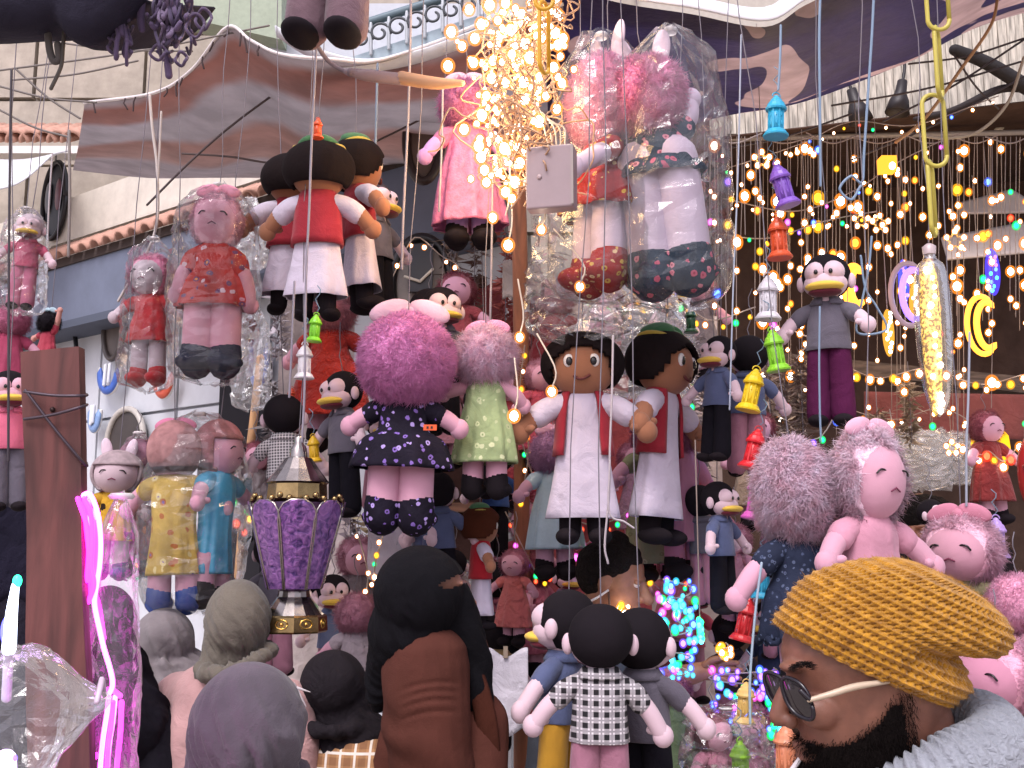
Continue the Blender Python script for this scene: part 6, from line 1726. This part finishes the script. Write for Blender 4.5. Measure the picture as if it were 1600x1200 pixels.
sh = [tube([P(668, 1035, D2, -.03), P(672, 1120, D2, -.05), P(690, 1230, D2, -.06), P(720, 1330, D2, -.1)], [.086, .088, .078, .062], 20, n=24),
      pxell(660, 1045, D2, 66, 48, 70, .02), tube([P(690, 1030, D2, .08), P(690, 1150, D2, .1), P(690, 1300, D2, .1), P(690, 1500, D2, .1)], [.09, .105, .11, .12], 22, n=16, flat=.9)]
def pleat(v, n):
    x, y = topx(v)
    nz = vnoise(v, 7, 4)
    w = np.zeros(len(v))
    for k_, yy in enumerate((1066, 1080, 1094, 1112)):
        w += -.0036 * np.exp(-((y - yy - .0034 * (x - 676) ** 2 - (x - 676) * -.1) / 3.4) ** 2) * np.clip((x - 616) / 30, 0, 1) * np.clip((722 - x) / 20, 0, 1)
    return w + .004 * nz + .003 * np.sin(y * .05 + nz * 5)
v, f, n = blob(sh, .0045, 9, pleat)
co = mk('coat', BRN, wom, (v, f), org=wom.location)
mk('lapel', cloth('#3f2017', .9), co, tube([P(722, 1008, D2, .0), P(745, 1060, D2, -.02), P(760, 1120, D2, -.03), P(768, 1200, D2, -.03)], [.012, .02, .022, .022], 10, n=14, flat=.35), org=wom.location)
mk('sleeve_seam', cloth('#42210f', .9), co, tube([P(634, 1030, D2, -.075), P(655, 1012, D2, -.085), P(690, 1022, D2, -.085), P(710, 1046, D2, -.06)], .0028, 6, n=14), org=wom.location)
figure(wom, P(0, 1040, D2).z - .04, sc_[0] + .01, sc_[1] + .14, .15, BRN, hem=.45, rot=120, name='coat_skirt')

# --- others seen from behind
def hijabi(label, px, pyt, d, rx, ry, col, coat, width=.2, amp=.004, seed=1, lean=0, drape_w=1.35, yaw=180, skirt=.45, shz=None, scarf_extra=(), cape=True, tw=6):
    r = person(label, px, d); k = d / FPX
    cc = P(px, pyt + ry, d)
    face_head(r, cc, min(rx, ry) * k * .76, yaw, skinmat('#9a6a55'))
    g_ = [pxell(px, pyt + ry, d, rx, ry, rx * 1.05), tube([(cc.x + rx * k * 1.0 * math.cos(q), cc.y + rx * k * .95 * math.sin(q), cc.z - ry * k * (1.0 + .28 * math.sin(q + seed))) for q in np.linspace(0, 6.0, 24)], [rx * k * (.2 + .06 * math.sin(q * 3)) for q in range(24)], 12, n=48),
          tube([P(px, pyt + ry * 1.1, d), P(px + lean, pyt + ry * 2.0, d), P(px + lean * 1.6, pyt + ry * 2.6, d)], [rx * k * .9, rx * k * .95, rx * k * drape_w], 20, n=10, flat=.85)]
    z = (shz or cc.z - ry * k * 1.75) - .02
    if cape:
        g_ += [ell((cc.x + lean * k, cc.y + .03, z - .045), (width * 1.12, width * .82, .13), 28, 16), ell((cc.x + lean * k, cc.y + .03, z + .03), (width * .75, width * .7, .12), 28, 16)] + list(scarf_extra)
    v, f, n = blob(g_, k * rx * .06, 9, folds(amp, 7, cc.x, cc.y, cc.z - ry * k * 1.2, cc.z + ry * k * .9, seed, tw))
    mk('headscarf', col, r, (v, f), org=r.location)
    figure(r, z, cc.x + lean * k, cc.y + .03, width, coat, hem=skirt, rot=yaw)
    return r
hijabi('person in grey hijab seen from behind, black coat below', 388, 1036, 1.85, 88, 100, cloth('#575058', .9, wr=.6, wscale=7), cloth('#141319'), width=.2, amp=.015, drape_w=1.2, seed=3, lean=-14, tw=4)
hijabi('person in olive grey headscarf and pale pink coat', 372, 905, 2.55, 50, 62, cloth('#655f55', .9, wr=.8, wscale=9), cloth('#b08a88', .9, wr=.5), width=.19, seed=4, yaw=150, lean=-10, drape_w=.9, amp=.009, cape=False, tw=11, shz=P(0, 1035, 2.55).z,
       scarf_extra=[tube([P(372, 930, 2.55), P(355, 990, 2.55), P(350, 1040, 2.55)], [.06, .075, .06], 14, n=8)])
hijabi('person in light grey hood and ash grey coat', 256, 950, 2.85, 46, 50, cloth('#7b7476', .9, wr=.5), cloth('#9c9698', .9, wr=.4), width=.2, seed=6, yaw=170, amp=.013)
hijabi('person in black abaya behind the pink neon bag', 168, 915, 2.5, 44, 60, cloth('#15131a', .9, wr=.4), cloth('#15131a'), width=.12, seed=8, yaw=200, amp=.01)
hj = hijabi('person with black printed cap-like scarf and tan plaid coat', 520, 1016, 2.5, 52, 52, cloth('#201c20', .9, wr=.7, wscale=14), plaid('#a07850', '#7d573a', '#cfc6bc', 30), width=.2, seed=9, yaw=150, lean=12, amp=.005, cape=False, tw=8, shz=P(0, 1140, 2.5).z,
            scarf_extra=[tube([P(530, 1040, 2.5), P(565, 1080, 2.5), P(590, 1130, 2.5)], [.06, .055, .03], 14, n=8), tube([P(500, 1060, 2.5), P(540, 1110, 2.5), P(560, 1150, 2.5)], [.07, .06, .03], 14, n=8)])
kx = 2.5
mk('print_motif', plain('#b9b4b6', .7), hj, *[tube([P(474, 1058, kx, -.085), P(480 + dx, 1072 + dy, kx, -.09)], [.004, .001], 5) for dx, dy in ((-8, -22), (16, -8), (10, 14), (-12, 10), (-2, 22))], org=hj.location)
# --- dark haired man behind the trio, profile to the right, arm reaching out
D3 = 3.05; K3 = D3 / FPX
mn = person('dark-haired man with tied hair, mask strap and reaching arm behind felt trio', 955, D3)
c = P(957, 905, D3)
face_head(mn, c, .1, 72, skinmat('#8d6048'), nod=14)
hr_ = [pxell(948, 880, D3, 48, 36, 50), pxell(925, 895, D3, 26, 34, 40), pxell(962, 848, D3, 22, 18, 20), pxell(985, 872, D3, 18, 22, 36)]
v, f, n = blob(hr_, .006, 3, lambda v, n: .004 * vnoise(v, 60, 2) + .004 * vnoise(v, 22, 5))
mk('hair', cloth('#1a1412', .8, wr=.9, wscale=60), mn, (v, f), org=mn.location)
ms_ = plain('#c9c6c6', .7)
mk('mask_strap', ms_, mn, tube([P(902, 940, D3, -.06), P(925, 925, D3, -.1), P(945, 912, D3, -.1)], .003, 6, n=8), org=mn.location)
mk('earphone_cord', plain('#4a3028', .6), mn, tube([P(946, 915, D3, -.1), P(948, 940, D3, -.1), P(950, 970, D3, -.09)], .003, 6, n=8), org=mn.location)
figure(mn, P(0, 985, D3).z, c.x - .04, c.y + .06, .2, cloth('#3a3d44', .9), hem=.75, rot=60)
# forearm and hand with five fingers
w0 = vec(P(1040, 1066, D3)); w1 = vec(P(1092, 1050, D3))
ar = [tube([vec(P(985, 1105, D3, .05)), w0, w1], [.045, .036, .028], 14, n=10), ell((w1 + np.array([.03, 0, .004])), (.045, .022, .028))]
v, f, n = blob(ar, .005, 4)
fo = mk('forearm', skinmat('#8d6048'), mn, (v, f), org=mn.location)
for i, (dz, L_, up_) in enumerate(((.02, .05, .012), (.008, .06, .004), (-.004, .056, -.006), (-.015, .044, -.012))):
    s0 = w1 + np.array([.055, -.008, dz]); 
    mk('finger', skinmat('#8d6048'), fo, tube([s0, s0 + np.array([L_ * .5, -.006, up_ * .5]), s0 + np.array([L_, -.008, up_ - .006])], [.0095, .0088, .0068], 10, n=8), org=mn.location)
s0 = w1 + np.array([.015, -.014, .02]); mk('thumb', skinmat('#8d6048'), fo, tube([s0, s0 + np.array([.022, -.012, .016]), s0 + np.array([.046, -.012, .02])], [.011, .0098, .0075], 10, n=8), org=mn.location)
# --- stall keeper in the dark
D4 = 4.2
kp = person('stall keeper in the dark behind the large pink doll', 1440, D4)
c = P(1440, 822, D4)
face_head(kp, c, .115, -40, skinmat('#7a4e3a'), nod=16)
v, f, n = blob([pxell(1442, 806, D4, 52, 34, 46), pxell(1462, 820, D4, 32, 32, 40)], .008, 3, lambda v, n: .004 * vnoise(v, 50, 2))
mk('hair', cloth('#120e0e', .9, wr=.8, wscale=50), kp, (v, f), org=kp.location)
figure(kp, P(0, 900, D4).z, c.x, c.y + .03, .22, cloth('#1b181c'), hem=.75, rot=-30)
